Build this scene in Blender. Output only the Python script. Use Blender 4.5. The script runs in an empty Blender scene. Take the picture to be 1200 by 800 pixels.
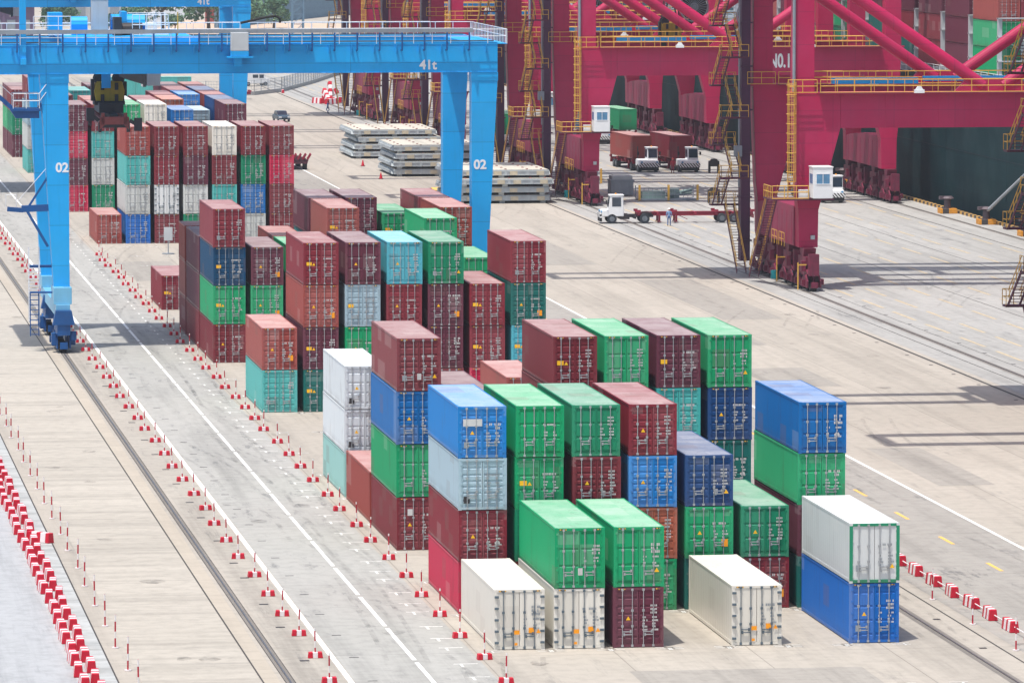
import bpy, bmesh, math, random
from mathutils import Vector, Matrix
random.seed(11)
R = math.radians
scene = bpy.context.scene
COL = scene.collection

# ------------------------------------------------------------------ helpers
def s2l(c):
    return tuple(((v/255.0)/12.92 if v/255.0 <= 0.04045 else ((v/255.0+0.055)/1.055)**2.4) for v in c) + (1.0,)

class MB:
    """collects shapes into one mesh"""
    def __init__(s): s.v = []; s.f = []; s.m = []; s.cur = 0
    def add(s, vs, fs):
        n = len(s.v); s.v += [tuple(p) for p in vs]
        for f in fs: s.f.append(tuple(i+n for i in f)); s.m.append(s.cur)
    def box(s, x0, x1, y0, y1, z0, z1):
        s.add([(x0,y0,z0),(x1,y0,z0),(x1,y1,z0),(x0,y1,z0),(x0,y0,z1),(x1,y0,z1),(x1,y1,z1),(x0,y1,z1)],
              [(0,3,2,1),(4,5,6,7),(0,1,5,4),(1,2,6,5),(2,3,7,6),(3,0,4,7)])
    def cbox(s, x, y, z, a, b, c): s.box(x-a/2, x+a/2, y-b/2, y+b/2, z-c/2, z+c/2)
    def prism_y(s, poly, y0, y1):           # polygon in (x,z), counter-clockwise seen from -y
        n = len(poly)
        vs = [(x,y0,z) for x,z in poly] + [(x,y1,z) for x,z in poly]
        s.add(vs, [tuple(range(n)), tuple(range(2*n-1, n-1, -1))] + [(i, i+n, (i+1)%n+n, (i+1)%n) for i in range(n)])
    def prism_x(s, poly, x0, x1):           # polygon in (y,z)
        n = len(poly)
        vs = [(x0,y,z) for y,z in poly] + [(x1,y,z) for y,z in poly]
        s.add(vs, [tuple(range(n-1,-1,-1)), tuple(range(n, 2*n))] + [(i, (i+1)%n, (i+1)%n+n, i+n) for i in range(n)])
    def prism_z(s, poly, z0, z1):
        n = len(poly)
        vs = [(x,y,z0) for x,y in poly] + [(x,y,z1) for x,y in poly]
        s.add(vs, [tuple(range(n-1,-1,-1)), tuple(range(n, 2*n))] + [(i, (i+1)%n, (i+1)%n+n, i+n) for i in range(n)])
    def tube(s, p0, p1, r, n=6, r1=None):
        p0 = Vector(p0); p1 = Vector(p1); d = p1-p0
        if d.length < 1e-6: return
        d.normalize(); a = Vector((0,0,1)) if abs(d.z) < .9 else Vector((1,0,0))
        u = d.cross(a).normalized(); w = d.cross(u); r1 = r if r1 is None else r1
        vs = []
        for p, q in ((p0, r), (p1, r1)):
            for i in range(n):
                t = 2*math.pi*i/n; vs.append(p + u*math.cos(t)*q + w*math.sin(t)*q)
        s.add(vs, [(i, (i+1)%n, (i+1)%n+n, i+n) for i in range(n)] + [tuple(range(n-1,-1,-1)), tuple(range(n,2*n))])
    def beam(s, p0, p1, w, h, up=(0,0,1)):
        p0 = Vector(p0); p1 = Vector(p1); d = (p1-p0).normalized(); up = Vector(up)
        if abs(d.dot(up)) > .98: up = Vector((1,0,0))
        u = d.cross(up).normalized()*w/2; v = u.normalized().cross(d)*h/2
        vs = [p0-u-v, p0+u-v, p0+u+v, p0-u+v, p1-u-v, p1+u-v, p1+u+v, p1-u+v]
        s.add(vs, [(0,1,2,3),(7,6,5,4),(0,4,5,1),(1,5,6,2),(2,6,7,3),(3,7,4,0)])
    def quad(s, a, b, c, d): s.add([a,b,c,d], [(0,1,2,3)])
    def ring(s, c, r, axis='y', rt=.05, n=24):
        for i in range(n):
            t0, t1 = 2*math.pi*i/n, 2*math.pi*(i+1)/n
            f = (lambda t: (c[0]+r*math.cos(t), c[1], c[2]+r*math.sin(t))) if axis == 'y' else (lambda t: (c[0], c[1]+r*math.cos(t), c[2]+r*math.sin(t))) if axis == 'x' else (lambda t: (c[0]+r*math.cos(t), c[1]+r*math.sin(t), c[2]))
            s.tube(f(t0), f(t1), rt, 5)
    def mesh(s, name, mats):
        me = bpy.data.meshes.new(name); me.from_pydata(s.v, [], s.f); me.update()
        for m in (mats if isinstance(mats, (list,tuple)) else [mats]): me.materials.append(m)
        if isinstance(mats, (list,tuple)) and len(mats) > 1: me.polygons.foreach_set('material_index', s.m)
        bm = bmesh.new(); bm.from_mesh(me); bmesh.ops.recalc_face_normals(bm, faces=bm.faces); bm.to_mesh(me); bm.free()
        return me
    def build(s, name, mats, parent=None, loc=None, bevel=0, smooth=False):
        me = s.mesh(name, mats); o = bpy.data.objects.new(name, me); COL.objects.link(o)
        if parent: o.parent = parent
        if loc: o.location = loc
        if smooth: me.polygons.foreach_set('use_smooth', [True]*len(me.polygons))
        if bevel:
            b = o.modifiers.new('bevel', 'BEVEL'); b.width = bevel; b.segments = 2; b.limit_method = 'ANGLE'
        return o

def tag(o, label=None, cat=None, group=None, kind=None):
    if label: o['label'] = label
    if cat: o['category'] = cat
    if group: o['group'] = group
    if kind: o['kind'] = kind
    return o
def empty(name, loc=(0,0,0), rz=0):
    o = bpy.data.objects.new(name, None); COL.objects.link(o); o.location = loc; o.rotation_euler = (0,0,rz)
    o.empty_display_size = .3; return o
def copy_tree(o, parent=None):
    c = o.copy(); COL.objects.link(c); c.parent = parent
    for ch in list(o.children): copy_tree(ch, c)
    return c
def lettering(txt, size, loc, rot, mat, parent, name='lettering', ext=.01):
    cu = bpy.data.curves.new(name, 'FONT'); cu.body = txt; cu.size = size; cu.extrude = ext; cu.offset = .03*size; cu.materials.append(mat)
    cu.align_x = 'CENTER'; cu.align_y = 'CENTER'
    t = bpy.data.objects.new(name, cu); COL.objects.link(t)
    dg = bpy.context.evaluated_depsgraph_get()
    me = bpy.data.meshes.new_from_object(t.evaluated_get(dg)); me.name = name
    bpy.data.objects.remove(t)
    o = bpy.data.objects.new(name, me); COL.objects.link(o); o.location = loc; o.rotation_euler = rot
    if parent: o.parent = parent
    return o

# ------------------------------------------------------------------ materials
def nm(name):
    m = bpy.data.materials.new(name); m.use_nodes = True; nt = m.node_tree
    return m, nt, nt.nodes, nt.links, nt.nodes['Principled BSDF']
def N(nt, t, **kw):
    n = nt.nodes.new(t)
    for k, v in kw.items():
        if k.startswith('i_'): n.inputs[k[2:].replace('_',' ')].default_value = v
        elif k.startswith('n_'): n.inputs[int(k[2:])].default_value = v
        else: setattr(n, k, v)
    return n
def mth(nt, op, a, b=None, c=None, clamp=False):
    n = nt.nodes.new('ShaderNodeMath'); n.operation = op; n.use_clamp = clamp
    for i, q in enumerate((a, b, c)):
        if q is None: continue
        if isinstance(q, (int,float)): n.inputs[i].default_value = q
        else: nt.links.new(q, n.inputs[i])
    return n.outputs[0]
def mix(nt, fac, a, b, mode='MIX'):
    n = nt.nodes.new('ShaderNodeMix'); n.data_type = 'RGBA'; n.blend_type = mode; n.clamp_factor = True
    for sk, q in ((n.inputs[0], fac), (n.inputs[6], a), (n.inputs[7], b)):
        if isinstance(q, (int,float)): sk.default_value = q
        elif isinstance(q, tuple): sk.default_value = q
        else: nt.links.new(q, sk)
    return n.outputs[2]
def ramp(nt, v, lo, hi):
    n = nt.nodes.new('ShaderNodeMapRange'); n.clamp = True
    nt.links.new(v, n.inputs[0]); n.inputs[1].default_value = lo; n.inputs[2].default_value = hi
    return n.outputs[0]
def coords(nt, scale=(1,1,1), offs=None):
    tc = N(nt, 'ShaderNodeTexCoord'); mp = N(nt, 'ShaderNodeMapping'); mp.inputs['Scale'].default_value = scale
    nt.links.new(tc.outputs['Object'], mp.inputs[0])
    if offs is not None: nt.links.new(offs, mp.inputs['Location'])
    return mp.outputs[0]
def noise(nt, vec, scale, detail=3, rough=.55):
    n = N(nt, 'ShaderNodeTexNoise'); n.inputs['Scale'].default_value = scale; n.inputs['Detail'].default_value = detail; n.inputs['Roughness'].default_value = rough
    nt.links.new(vec, n.inputs['Vector']); return n.outputs[0]

def paint(name, rgb, rough=.45, dirt=.25, metal=0, scale=.6, dirtcol=(70,55,50), spec=.4, streak=True, seam=0):
    m, nt, nd, lk, b = nm(name)
    base = s2l(rgb)
    n1 = noise(nt, coords(nt), scale, 5, .6)
    col = mix(nt, mth(nt,'MULTIPLY', ramp(nt, n1, .38, .72), dirt), base, s2l(dirtcol))
    if streak:
        n2 = noise(nt, coords(nt, (2.2,2.2,.12)), 1.6, 4, .65)
        col = mix(nt, mth(nt,'MULTIPLY', ramp(nt, n2, .55, .75), dirt*.9), col, s2l(dirtcol))
    if seam:                                             # weld seams and slightly different plates
        tc = N(nt, 'ShaderNodeTexCoord'); sp = N(nt, 'ShaderNodeSeparateXYZ'); lk.new(tc.outputs['Object'], sp.inputs[0])
        for ax, ss in ((2, seam), (0, seam*1.9)):
            q = mth(nt,'DIVIDE', mth(nt,'ADD', sp.outputs[ax], 300.3), ss)
            col = mix(nt, mth(nt,'MULTIPLY', mth(nt,'LESS_THAN', mth(nt,'FRACT', q), .05/ss), .45), col, s2l(dirtcol))
            wn = N(nt, 'ShaderNodeTexWhiteNoise'); wn.noise_dimensions = '1D'; lk.new(mth(nt,'FLOOR', q), wn.inputs['W'])
            col = mix(nt, mth(nt,'MULTIPLY', wn.outputs[0], .14), col, s2l(dirtcol))
        fd = noise(nt, coords(nt), .16, 4, .6)
        col = mix(nt, mth(nt,'MULTIPLY', ramp(nt, fd, .45, .75), .16), col, s2l(tuple(int(v*.6+90) for v in rgb)))
    lk.new(col, b.inputs['Base Color']); b.inputs['Roughness'].default_value = rough; b.inputs['Metallic'].default_value = metal
    b.inputs['Specular IOR Level'].default_value = spec
    return m

def container_paint(name, dust_light, streak_amt, rough=.45):
    """colour comes from each object's own colour; chalking, painted sunlit paleness on roofs, dirt and rust runs on top"""
    m, nt, nd, lk, b = nm(name)
    oi = N(nt, 'ShaderNodeObjectInfo')
    off = N(nt, 'ShaderNodeCombineXYZ')
    r = mth(nt, 'MULTIPLY', oi.outputs['Random'], 57.0); lk.new(r, off.inputs[0]); lk.new(mth(nt,'MULTIPLY', r, 1.7), off.inputs[1])
    col = oi.outputs['Color']
    # tone of the individual box
    hv = N(nt, 'ShaderNodeHueSaturation'); lk.new(col, hv.inputs['Color'])
    lk.new(mth(nt,'ADD', mth(nt,'MULTIPLY', oi.outputs['Random'], .22), .9), hv.inputs['Value'])
    lk.new(mth(nt,'ADD', mth(nt,'MULTIPLY', oi.outputs['Random'], -.16), 1.04), hv.inputs['Saturation'])
    col = hv.outputs[0]
    n1 = noise(nt, coords(nt, (1,1,1), off.outputs[0]), .55, 5, .62)
    col = mix(nt, mth(nt,'ADD', dust_light, mth(nt,'MULTIPLY', ramp(nt, n1, .35, .75), dust_light*.9)), col, s2l((214,212,210)))
    n2 = noise(nt, coords(nt, (2.5,.8,.16), off.outputs[0]), 1.5, 5, .68)
    col = mix(nt, mth(nt,'MULTIPLY', ramp(nt, n2, .56, .80), streak_amt), col, s2l((72,46,40)))
    n3 = noise(nt, coords(nt, (1,1,1), off.outputs[0]), 2.6, 6, .7)
    col = mix(nt, mth(nt,'MULTIPLY', ramp(nt, n3, .67, .76), streak_amt*1.2), col, s2l((95,52,38)))
    # repainted patches: a few rectangular areas a touch lighter or darker
    tcp = N(nt, 'ShaderNodeTexCoord'); vm = N(nt, 'ShaderNodeVectorMath'); vm.operation = 'MULTIPLY_ADD'; lk.new(tcp.outputs['Object'], vm.inputs[0]); vm.inputs[1].default_value = (.8,.62,.95); lk.new(off.outputs[0], vm.inputs[2])
    fl = N(nt, 'ShaderNodeVectorMath'); fl.operation = 'FLOOR'; lk.new(vm.outputs[0], fl.inputs[0])
    wnp = N(nt, 'ShaderNodeTexWhiteNoise'); wnp.noise_dimensions = '3D'; lk.new(fl.outputs[0], wnp.inputs['Vector'])
    col = mix(nt, mth(nt,'MULTIPLY', mth(nt,'GREATER_THAN', wnp.outputs[0], .94), min(.24, streak_amt*.6)), col, s2l((120,96,90)))
    col = mix(nt, mth(nt,'MULTIPLY', mth(nt,'LESS_THAN', wnp.outputs[0], .05), .10), col, s2l((230,226,222)))
    # contact shade painted into the colour as grime low on the box
    spz = N(nt, 'ShaderNodeSeparateXYZ'); lk.new(tcp.outputs['Object'], spz.inputs[0])
    gr = mth(nt,'MULTIPLY', mth(nt,'SUBTRACT', 1.0, ramp(nt, spz.outputs[2], .05, .6)), ramp(nt, n1, .30, .65))
    col = mix(nt, mth(nt,'MULTIPLY', gr, streak_amt*.8), col, s2l((84,70,62)))
    lk.new(col, b.inputs['Base Color']); b.inputs['Roughness'].default_value = rough; b.inputs['Specular IOR Level'].default_value = .22
    bp = N(nt, 'ShaderNodeBump'); bp.inputs['Strength'].default_value = .18; bp.inputs['Distance'].default_value = .03
    lk.new(n3, bp.inputs['Height']); lk.new(bp.outputs[0], b.inputs['Normal'])
    return m

def concrete(name, rgb, joint_x=0, joint_y=0, jw=.05, streak=.25, sdir='y', mark=.0, patch=.12, jdark=.35, markscale=(.9,.06,1), x_off=0, y_off=0, gloss=.85):
    m, nt, nd, lk, b = nm(name)
    base = s2l(rgb); dark = s2l(tuple(int(v*.60) for v in rgb)); light = s2l(tuple(min(255,int(v*1.08)) for v in rgb))
    big = noise(nt, coords(nt), .035, 4, .6)
    col = mix(nt, ramp(nt, big, .35, .68), base, mix(nt, patch*3, base, light))
    sc = (.55,.018,1) if sdir == 'y' else (.02,.6,1)
    st = noise(nt, coords(nt, sc), 1.0, 6, .68)
    col = mix(nt, mth(nt,'MULTIPLY', ramp(nt, st, .48, .78), streak), col, dark)
    fine = noise(nt, coords(nt), 1.1, 6, .7)
    col = mix(nt, mth(nt,'MULTIPLY', ramp(nt, fine, .45, .8), streak*.8), col, dark)
    if mark:
        mk = noise(nt, coords(nt, markscale), 1.3, 5, .75)
        gate = noise(nt, coords(nt, (1,1,1)), .11, 3, .6)
        f = mth(nt,'MULTIPLY', ramp(nt, mk, .56, .66), ramp(nt, gate, .40, .60))
        col = mix(nt, mth(nt,'MULTIPLY', f, mark), col, s2l((70,74,80)))
    tc = N(nt, 'ShaderNodeTexCoord'); sp = N(nt, 'ShaderNodeSeparateXYZ'); lk.new(tc.outputs['Object'], sp.inputs[0])
    for ax, jj, o in ((0, joint_x, x_off), (1, joint_y, y_off)):
        if not jj: continue
        fr = mth(nt,'FRACT', mth(nt,'DIVIDE', mth(nt,'ADD', sp.outputs[ax], 1000*jj+o), jj))
        ln = mth(nt,'LESS_THAN', fr, jw/jj)
        col = mix(nt, mth(nt,'MULTIPLY', ln, jdark), col, s2l((70,66,62)))
        # every bay of the slab has its own slight tone
        cell = mth(nt,'FLOOR', mth(nt,'DIVIDE', mth(nt,'ADD', sp.outputs[ax], 1000*jj+o), jj))
        wn = N(nt, 'ShaderNodeTexWhiteNoise'); wn.noise_dimensions = '1D'; lk.new(cell, wn.inputs['W'])
        col = mix(nt, mth(nt,'MULTIPLY', wn.outputs[0], .10), col, dark)
    lk.new(col, b.inputs['Base Color']); b.inputs['Roughness'].default_value = gloss; b.inputs['Specular IOR Level'].default_value = .25
    bp = N(nt, 'ShaderNodeBump'); bp.inputs['Strength'].default_value = .15; bp.inputs['Distance'].default_value = .02
    lk.new(fine, bp.inputs['Height']); lk.new(bp.outputs[0], b.inputs['Normal'])
    return m

def stripes(name, a, bcol, period, axis=1, duty=.5, diag=0, rough=.5):
    m, nt, nd, lk, b = nm(name)
    tc = N(nt, 'ShaderNodeTexCoord'); sp = N(nt, 'ShaderNodeSeparateXYZ'); lk.new(tc.outputs['Object'], sp.inputs[0])
    v = sp.outputs[axis]
    if diag: v = mth(nt,'ADD', v, mth(nt,'MULTIPLY', sp.outputs[2], diag))
    fr = mth(nt,'FRACT', mth(nt,'DIVIDE', mth(nt,'ADD', v, 500*period), period))
    ln = mth(nt,'LESS_THAN', fr, duty)
    n1 = noise(nt, coords(nt), 3.0, 4, .6)
    col = mix(nt, ln, s2l(bcol), s2l(a))
    col = mix(nt, mth(nt,'MULTIPLY', ramp(nt, n1, .5, .8), .25), col, s2l((90,80,75)))
    lk.new(col, b.inputs['Base Color']); b.inputs['Roughness'].default_value = rough
    return m

def worn_paint(name, rgb, wear=.45, scale=(1.5,.4,1)):
    """road paint with worn gaps showing concrete tone"""
    m, nt, nd, lk, b = nm(name)
    n1 = noise(nt, coords(nt, scale), 2.2, 6, .72)
    col = mix(nt, mth(nt,'MULTIPLY', ramp(nt, n1, .5, .66), wear), s2l(rgb), s2l((150,146,140)))
    lk.new(col, b.inputs['Base Color']); b.inputs['Roughness'].default_value = .7
    return m

def glass(name, rgb=(40,60,80)):
    m, nt, nd, lk, b = nm(name)
    n1 = noise(nt, coords(nt), .8, 2)
    lk.new(mix(nt, n1, s2l(rgb), s2l(tuple(min(255,int(v*1.6+20)) for v in rgb))), b.inputs['Base Color'])
    b.inputs['Roughness'].default_value = .08; b.inputs['Specular IOR Level'].default_value = .8
    return m

M = {}
M['cont'] = container_paint('container_paint', .002, .42)
M['roof'] = container_paint('chalked_sunlit_roof_paint', .25, .38, .6)  # sunlit paleness of the tops is mixed into the colour with the chalking
M['reefer'] = container_paint('reefer_panel', .03, .14, .35)
M['rod'] = paint('galvanised_rod', (176,180,184), .45, .35, .2)
M['hinge'] = paint('dark_hinge', (96,112,124), .5, .2, .2)
M['white_mark'] = paint('white_stencil', (214,214,214), .6, .3)
M['grey_mark'] = paint('grey_stencil', (150,158,165), .6, .2)
M['yellow_mark'] = paint('yellow_sticker', (250,190,20), .5, .05)
M['orange_mark'] = paint('orange_sticker', (250,160,10), .5, .05)
M['hstripe'] = stripes('yellow_black_height_stripe', (226,170,50), (40,36,34), .14, 0, .6)
M['dark_steel'] = paint('dark_steel', (52,52,56), .55, .4, .2)
M['letter'] = paint('white_lettering', (240,242,244), .5, .05)
M['black'] = paint('black_rubber', (26,26,28), .8, .25, dirtcol=(80,76,72))
M['rmg'] = paint('sky_blue_crane_paint', (4,176,250), .45, .16, dirtcol=(24,86,140), scale=.35, seam=3.1)
M['rmg_dark'] = paint('deep_blue_machinery_paint', (18,84,150), .45, .3, dirtcol=(30,30,40))
M['rmg_pale'] = paint('pale_blue_machinery_paint', (120,190,225), .4, .15, dirtcol=(80,90,100))
M['white_rail'] = paint('white_rail_paint', (225,228,232), .45, .12)
M['grey_tray'] = paint('grey_cable_tray', (150,160,170), .5, .25, .2)
M['grey_box'] = paint('grey_cabinet', (190,196,200), .45, .15)
M['sts'] = paint('raspberry_crane_paint', (190,12,80), .5, .22, dirtcol=(100,24,60), scale=.3, seam=2.9)
M['sts_low'] = paint('weathered_raspberry_paint', (150,38,76), .55, .45, dirtcol=(96,58,76), scale=.5)
M['sts_mech'] = paint('bogie_paint', (120,32,62), .55, .6, dirtcol=(50,34,44), scale=1.1)
M['stair'] = paint('stair_steel', (92,34,60), .6, .4, dirtcol=(40,28,36))
M['yellow'] = paint('yellow_safety_paint', (220,172,70), .5, .22, dirtcol=(120,90,50))
M['shaft'] = paint('lift_shaft_paint', (84,38,74), .55, .3, dirtcol=(40,36,50))
M['cab_white'] = paint('cab_white_paint', (236,238,240), .4, .08)
M['glass'] = glass('window_glass', (60,100,130)); M['glass_dark'] = glass('dark_glass', (24,34,46))
M['teal'] = paint('teal_bin', (0,130,140), .5, .1)
M['tyre'] = paint('tyre_rubber', (44,50,58), .85, .3, dirtcol=(90,88,84)); M['hub'] = paint('wheel_hub', (120,128,136), .5, .3, .3)
M['red'] = paint('red_plastic', (198,14,46), .45, .08, dirtcol=(150,60,70)); M['white'] = paint('white_plastic', (235,228,230), .5, .12, dirtcol=(170,150,150))
M['pole_band'] = stripes('red_white_pole', (178,18,46), (232,228,226), .8, 2, .6)
M['hazard'] = stripes('black_white_hazard', (236,238,240), (30,32,36), .36, 0, .5, diag=.9)
M['kerb_stripe'] = stripes('yellow_black_kerb', (214,170,90), (60,52,56), 2.0, 1, .5)
M['chassis'] = paint('maroon_chassis', (150,34,58), .5, .3, dirtcol=(80,50,60))
M['slab'] = concrete('hatch_cover_grey', (178,186,190), 0, 0, streak=.35, sdir='x', patch=.1)
M['slab_top'] = concrete('hatch_cover_top', (206,202,190), 4.3, 3.2, .08, streak=.35, jdark=.3)
M['hull'] = paint('ship_hull_teal', (0,30,38), .7, .45, dirtcol=(0,62,66), scale=.09, spec=.15, seam=3.6)
M['rope'] = paint('rope', (170,176,182), .9, .2)
M['spreader_yellow'] = paint('spreader_yellow', (190,160,40), .5, .35, dirtcol=(60,50,30))
M['spreader_red'] = paint('spreader_rust_red', (150,72,70), .55, .4, dirtcol=(50,40,44))
M['spreader_dark'] = paint('spreader_dark', (40,44,54), .55, .4)
M['line_white'] = worn_paint('white_road_paint', (238,238,236), .35); M['line_yellow'] = worn_paint('yellow_road_paint', (238,190,96), .35)
M['line_yellow_worn'] = worn_paint('faint_yellow_paint', (192,176,146), 1.0, (1.6,.5,1)); M['mark_white'] = worn_paint('slot_paint', (226,226,222), .7)
# ------------------------------------------------------------------ camera, light, air
CAMH = 37.18
cam = bpy.data.cameras.new('Camera'); co = bpy.data.objects.new('Camera', cam); COL.objects.link(co)
cam.sensor_width = 36; cam.lens = 6564.46*36/1200; cam.clip_start = 1; cam.clip_end = 9000
co.location = (0,0,CAMH); co.rotation_euler = (math.pi/2-.08425, 0, -.13831)
scene.camera = co
SUN = Vector((-1.24,-1.27,5.8)).normalized()
sl = bpy.data.lights.new('Sun', 'SUN'); so = bpy.data.objects.new('Sun', sl); COL.objects.link(so)
sl.energy = 3.25; sl.angle = R(.55); sl.color = (1,.95,.87)
so.rotation_euler = (-SUN).to_track_quat('-Z','Y').to_euler(); so.location = (0,0,200)
w = bpy.data.worlds.new('World'); scene.world = w; w.use_nodes = True
nt = w.node_tree; bg = nt.nodes['Background']; sky = nt.nodes.new('ShaderNodeTexSky'); sky.sky_type = 'NISHITA'
sky.sun_disc = False; sky.sun_elevation = math.asin(SUN.z); sky.sun_rotation = math.atan2(SUN.x, SUN.y)
sky.air_density = 1.2; sky.dust_density = 3.5; sky.ozone_density = 1.0
nt.links.new(sky.outputs[0], bg.inputs[0]); bg.inputs[1].default_value = .12
vs = scene.view_settings; vs.view_transform = 'Standard'; vs.look = 'None'; vs.gamma = 1; vs.exposure = .40
scene.cycles.max_bounces = 6; scene.cycles.diffuse_bounces = 3; scene.cycles.volume_bounces = 0
scene.cycles.use_denoising = True

HAZE = .00009
hz = MB(); hz.box(-420, 900, -30, 2300, -5, 75)
hm = bpy.data.materials.new('haze'); hm.use_nodes = True; hn = hm.node_tree
for n in list(hn.nodes):
    if n.type == 'BSDF_PRINCIPLED': hn.nodes.remove(n)
pv = hn.nodes.new('ShaderNodeVolumePrincipled'); pv.inputs['Color'].default_value = (.80,.88,1,1); pv.inputs['Density'].default_value = HAZE; pv.inputs['Anisotropy'].default_value = .1
hn.links.new(pv.outputs[0], [n for n in hn.nodes if n.type == 'OUTPUT_MATERIAL'][0].inputs['Volume'])
hm.cycles.homogeneous_volume = True
ho = hz.build('haze', hm); tag(ho, kind='stuff')

# ------------------------------------------------------------------ ground and paving
def sheet(name, poly, z, mat, kind='structure'):
    mb = MB(); n = len(poly); mb.add([(x,y,z) for x,y in poly], [tuple(range(n))])
    o = mb.build(name, mat); tag(o, kind=kind); return o
def rect(name, x0, x1, y0, y1, z, mat): return sheet(name, [(x0,y0),(x1,y0),(x1,y1),(x0,y1)], z, mat)
M['yard'] = concrete('yard_concrete', (178,171,161), 6.55, 13.1, .06, streak=.45, mark=.30, jdark=.4, x_off=-2, y_off=1.2)
M['apron'] = concrete('apron_concrete', (172,171,168), 5.2, 9.0, .06, streak=.55, mark=.45, jdark=.30, markscale=(.5,.05,1))
M['lane'] = concrete('lane_concrete', (168,167,163), 0, 26.2, .1, streak=.5, mark=.5, jdark=.35, markscale=(.9,.16,1))
M['verge'] = concrete('verge_concrete', (180,174,164), 0, 4.4, .05, streak=.5, sdir='x', mark=.4, jdark=.15, markscale=(.06,.8,1))
M['strip'] = concrete('strip_concrete', (170,164,155), 0, 6, .06, streak=.6, mark=.5, jdark=.3)
M['road'] = concrete('pale_road', (172,174,176), 0, 0, streak=.6, mark=.3, patch=.1, gloss=.55)
M['white_strip'] = concrete('pale_strip', (178,181,181), 0, 1.6, .05, streak=.6, sdir='x', jdark=.25)
M['kerb'] = concrete('kerb_concrete', (178,169,156), 0, 3, .05, streak=.25)
M['rightlane'] = concrete('right_lane_concrete', (160,156,150), 0, 18, .12, streak=.5, mark=.6, jdark=.4, markscale=(.5,.1,1))
M['groove'] = concrete('rail_bed', (128,123,118), 0, 0, streak=.5)
M['joint'] = concrete('joint_black', (74,72,70), streak=.2)
g = sheet('ground', [(-1500,-200),(131.4,-200),(131.4,1150),(2500,1150),(2500,5200),(-1500,5200)], 0, M['yard'])
rect('service_road', -40, 15.4, 200, 1000, .004, M['road'])
rect('pale_strip', 15.4, 17.2, 200, 1000, .005, M['white_strip'])
rect('joint_line', 17.2, 17.28, 200, 1000, .008, M['joint'])
rect('verge', 18.3, 23.75, 200, 1000, .004, M['verge'])
rect('joint_line', 23.78, 23.86, 200, 1000, .008, M['joint'])
rect('kerb_strip', 23.86, 24.6, 200, 1000, .01, M['kerb'])
rect('rail_bed', 24.88, 25.24, 200, 1000, .006, M['groove']); rect('joint_line', 24.82, 24.87, 200, 1000, .008, M['joint']); rect('joint_line', 25.25, 25.30, 200, 1000, .008, M['joint'])
rect('rail_side_strip', 25.5, 27.6, 200, 1000, .004, M['strip'])
rect('lane', 28.0, 34.6, 200, 1000, .004, M['lane'])
rect('rail_bed', 57.75, 58.35, 200, 1000, .006, M['groove'])
rect('joint_line', 59.78, 59.88, 200, 1000, .006, M['joint'])
rect('truck_lane', 60.6, 69.9, 200, 1000, .004, M['rightlane'])
rect('cable_slot', 89.6, 89.85, 200, 1000, .006, M['joint'])
rect('apron', 90.4, 131.4, 200, 1150, .004, M['apron'])
rect('rail_bed', 93.3, 93.9, 200, 1150, .008, M['groove'])
rect('rail_bed', 127.95, 128.6, 200, 1150, .008, M['groove'])
rails = MB()
for x in (25.05, 58.05): rails.box(x-.04, x+.04, 200, 1000, 0, .05)
for x in (93.6, 128.3): rails.box(x-.045, x+.045, 200, 1150, 0, .05)
M['rail'] = paint('rail_steel', (120,118,120), .35, .3, .6)
tag(rails.build('crane_rails', M['rail']), kind='structure')

def lines(name, rects, z, mat):
    mb = MB()
    for x0,x1,y0,y1 in rects: mb.add([(x0,y0,z),(x1,y0,z),(x1,y1,z),(x0,y1,z)], [(0,1,2,3)])
    tag(mb.build(name, mat), kind='structure')
lines('lane_edge_line', [(27.68,27.95,200,1000),(69.75,69.98,200,430),(69.75,69.98,432,900)], .012, M['line_white'])
lines('lane_dashes', [(31.45,31.66,y,y+11.2) for y in range(200,980,12)], .012, M['line_white'])
lines('yellow_dashes', [(66.4,66.62,y,y+3.6) for y in range(205,620,12)], .012, M['line_yellow'])
lines('faint_yellow_lines', [(x,x+.3,y,y+9) for x in (96.4,99.3,103.2,108.6,113.6,118.4,123.6) for y in range(205,1100,13)], .012, M['line_yellow_worn'])
lines('apron_tracks', [(124.9,125.05,200,1100),(92.2,92.3,200,1100),(95.0,95.08,200,1100),(106,106.1,200,1100),(116.2,116.3,200,1100)], .01, M['joint'])
mk = []
for s in range(-1, 24):
    y = 262.85+13.1*s
    for c in range(7):
        for xe in (0, 2.44):
            x = 35.73+2.875*c+xe
            for yy in (y-.28, y+12.19+.16):
                mk += [(x-.45,x+.45,yy,yy+.10)]
            mk += [(x-.05 + (-.16 if xe==0 else .16), x+.05+(-.16 if xe==0 else .16), y-1.0, y-.35)]
    for x in (33.2,):
        for yy in (y+1, y+4.3, y+8.6):
            mk += [(x,x+1.15,yy,yy+.16),(x+.28,x+.4,yy-.9,yy)]
lines('slot_marks', mk, .012, M['mark_white'])
# dark inset plates in the paving
pl = MB()
for k in range(40):
    y = 205+k*9.4
    for x, a in ((59.0,.35),(26.4,.45),(95.3,.3),(89.0,.25)):
        yy = y+random.uniform(-2,2); pl.box(x-a/2, x+a/2, yy, yy+.35, .0, .014)
for k in range(60):
    y = 205+k*7.75; pl.box(28.6, 29.05, y+2, y+2.12, 0, .014)
tag(pl.build('paving_plates', M['dark_steel']), kind='structure')

pt = concrete('patched_concrete', (158,153,146), 0, 0, streak=.5, mark=.4)
for k,(x0,x1,y0,y1) in enumerate(((73.5,80.5,520,560),(62,66,318,336),(77,80,430,452),(72,75.5,330,352),(36,41,505,530),(44,50,500,516),(81,86,455,500),(74,79,395,410),(41,52,240,255))):
    rect('paving_patch', x0, x1, y0, y1, .0065, pt)
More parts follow.
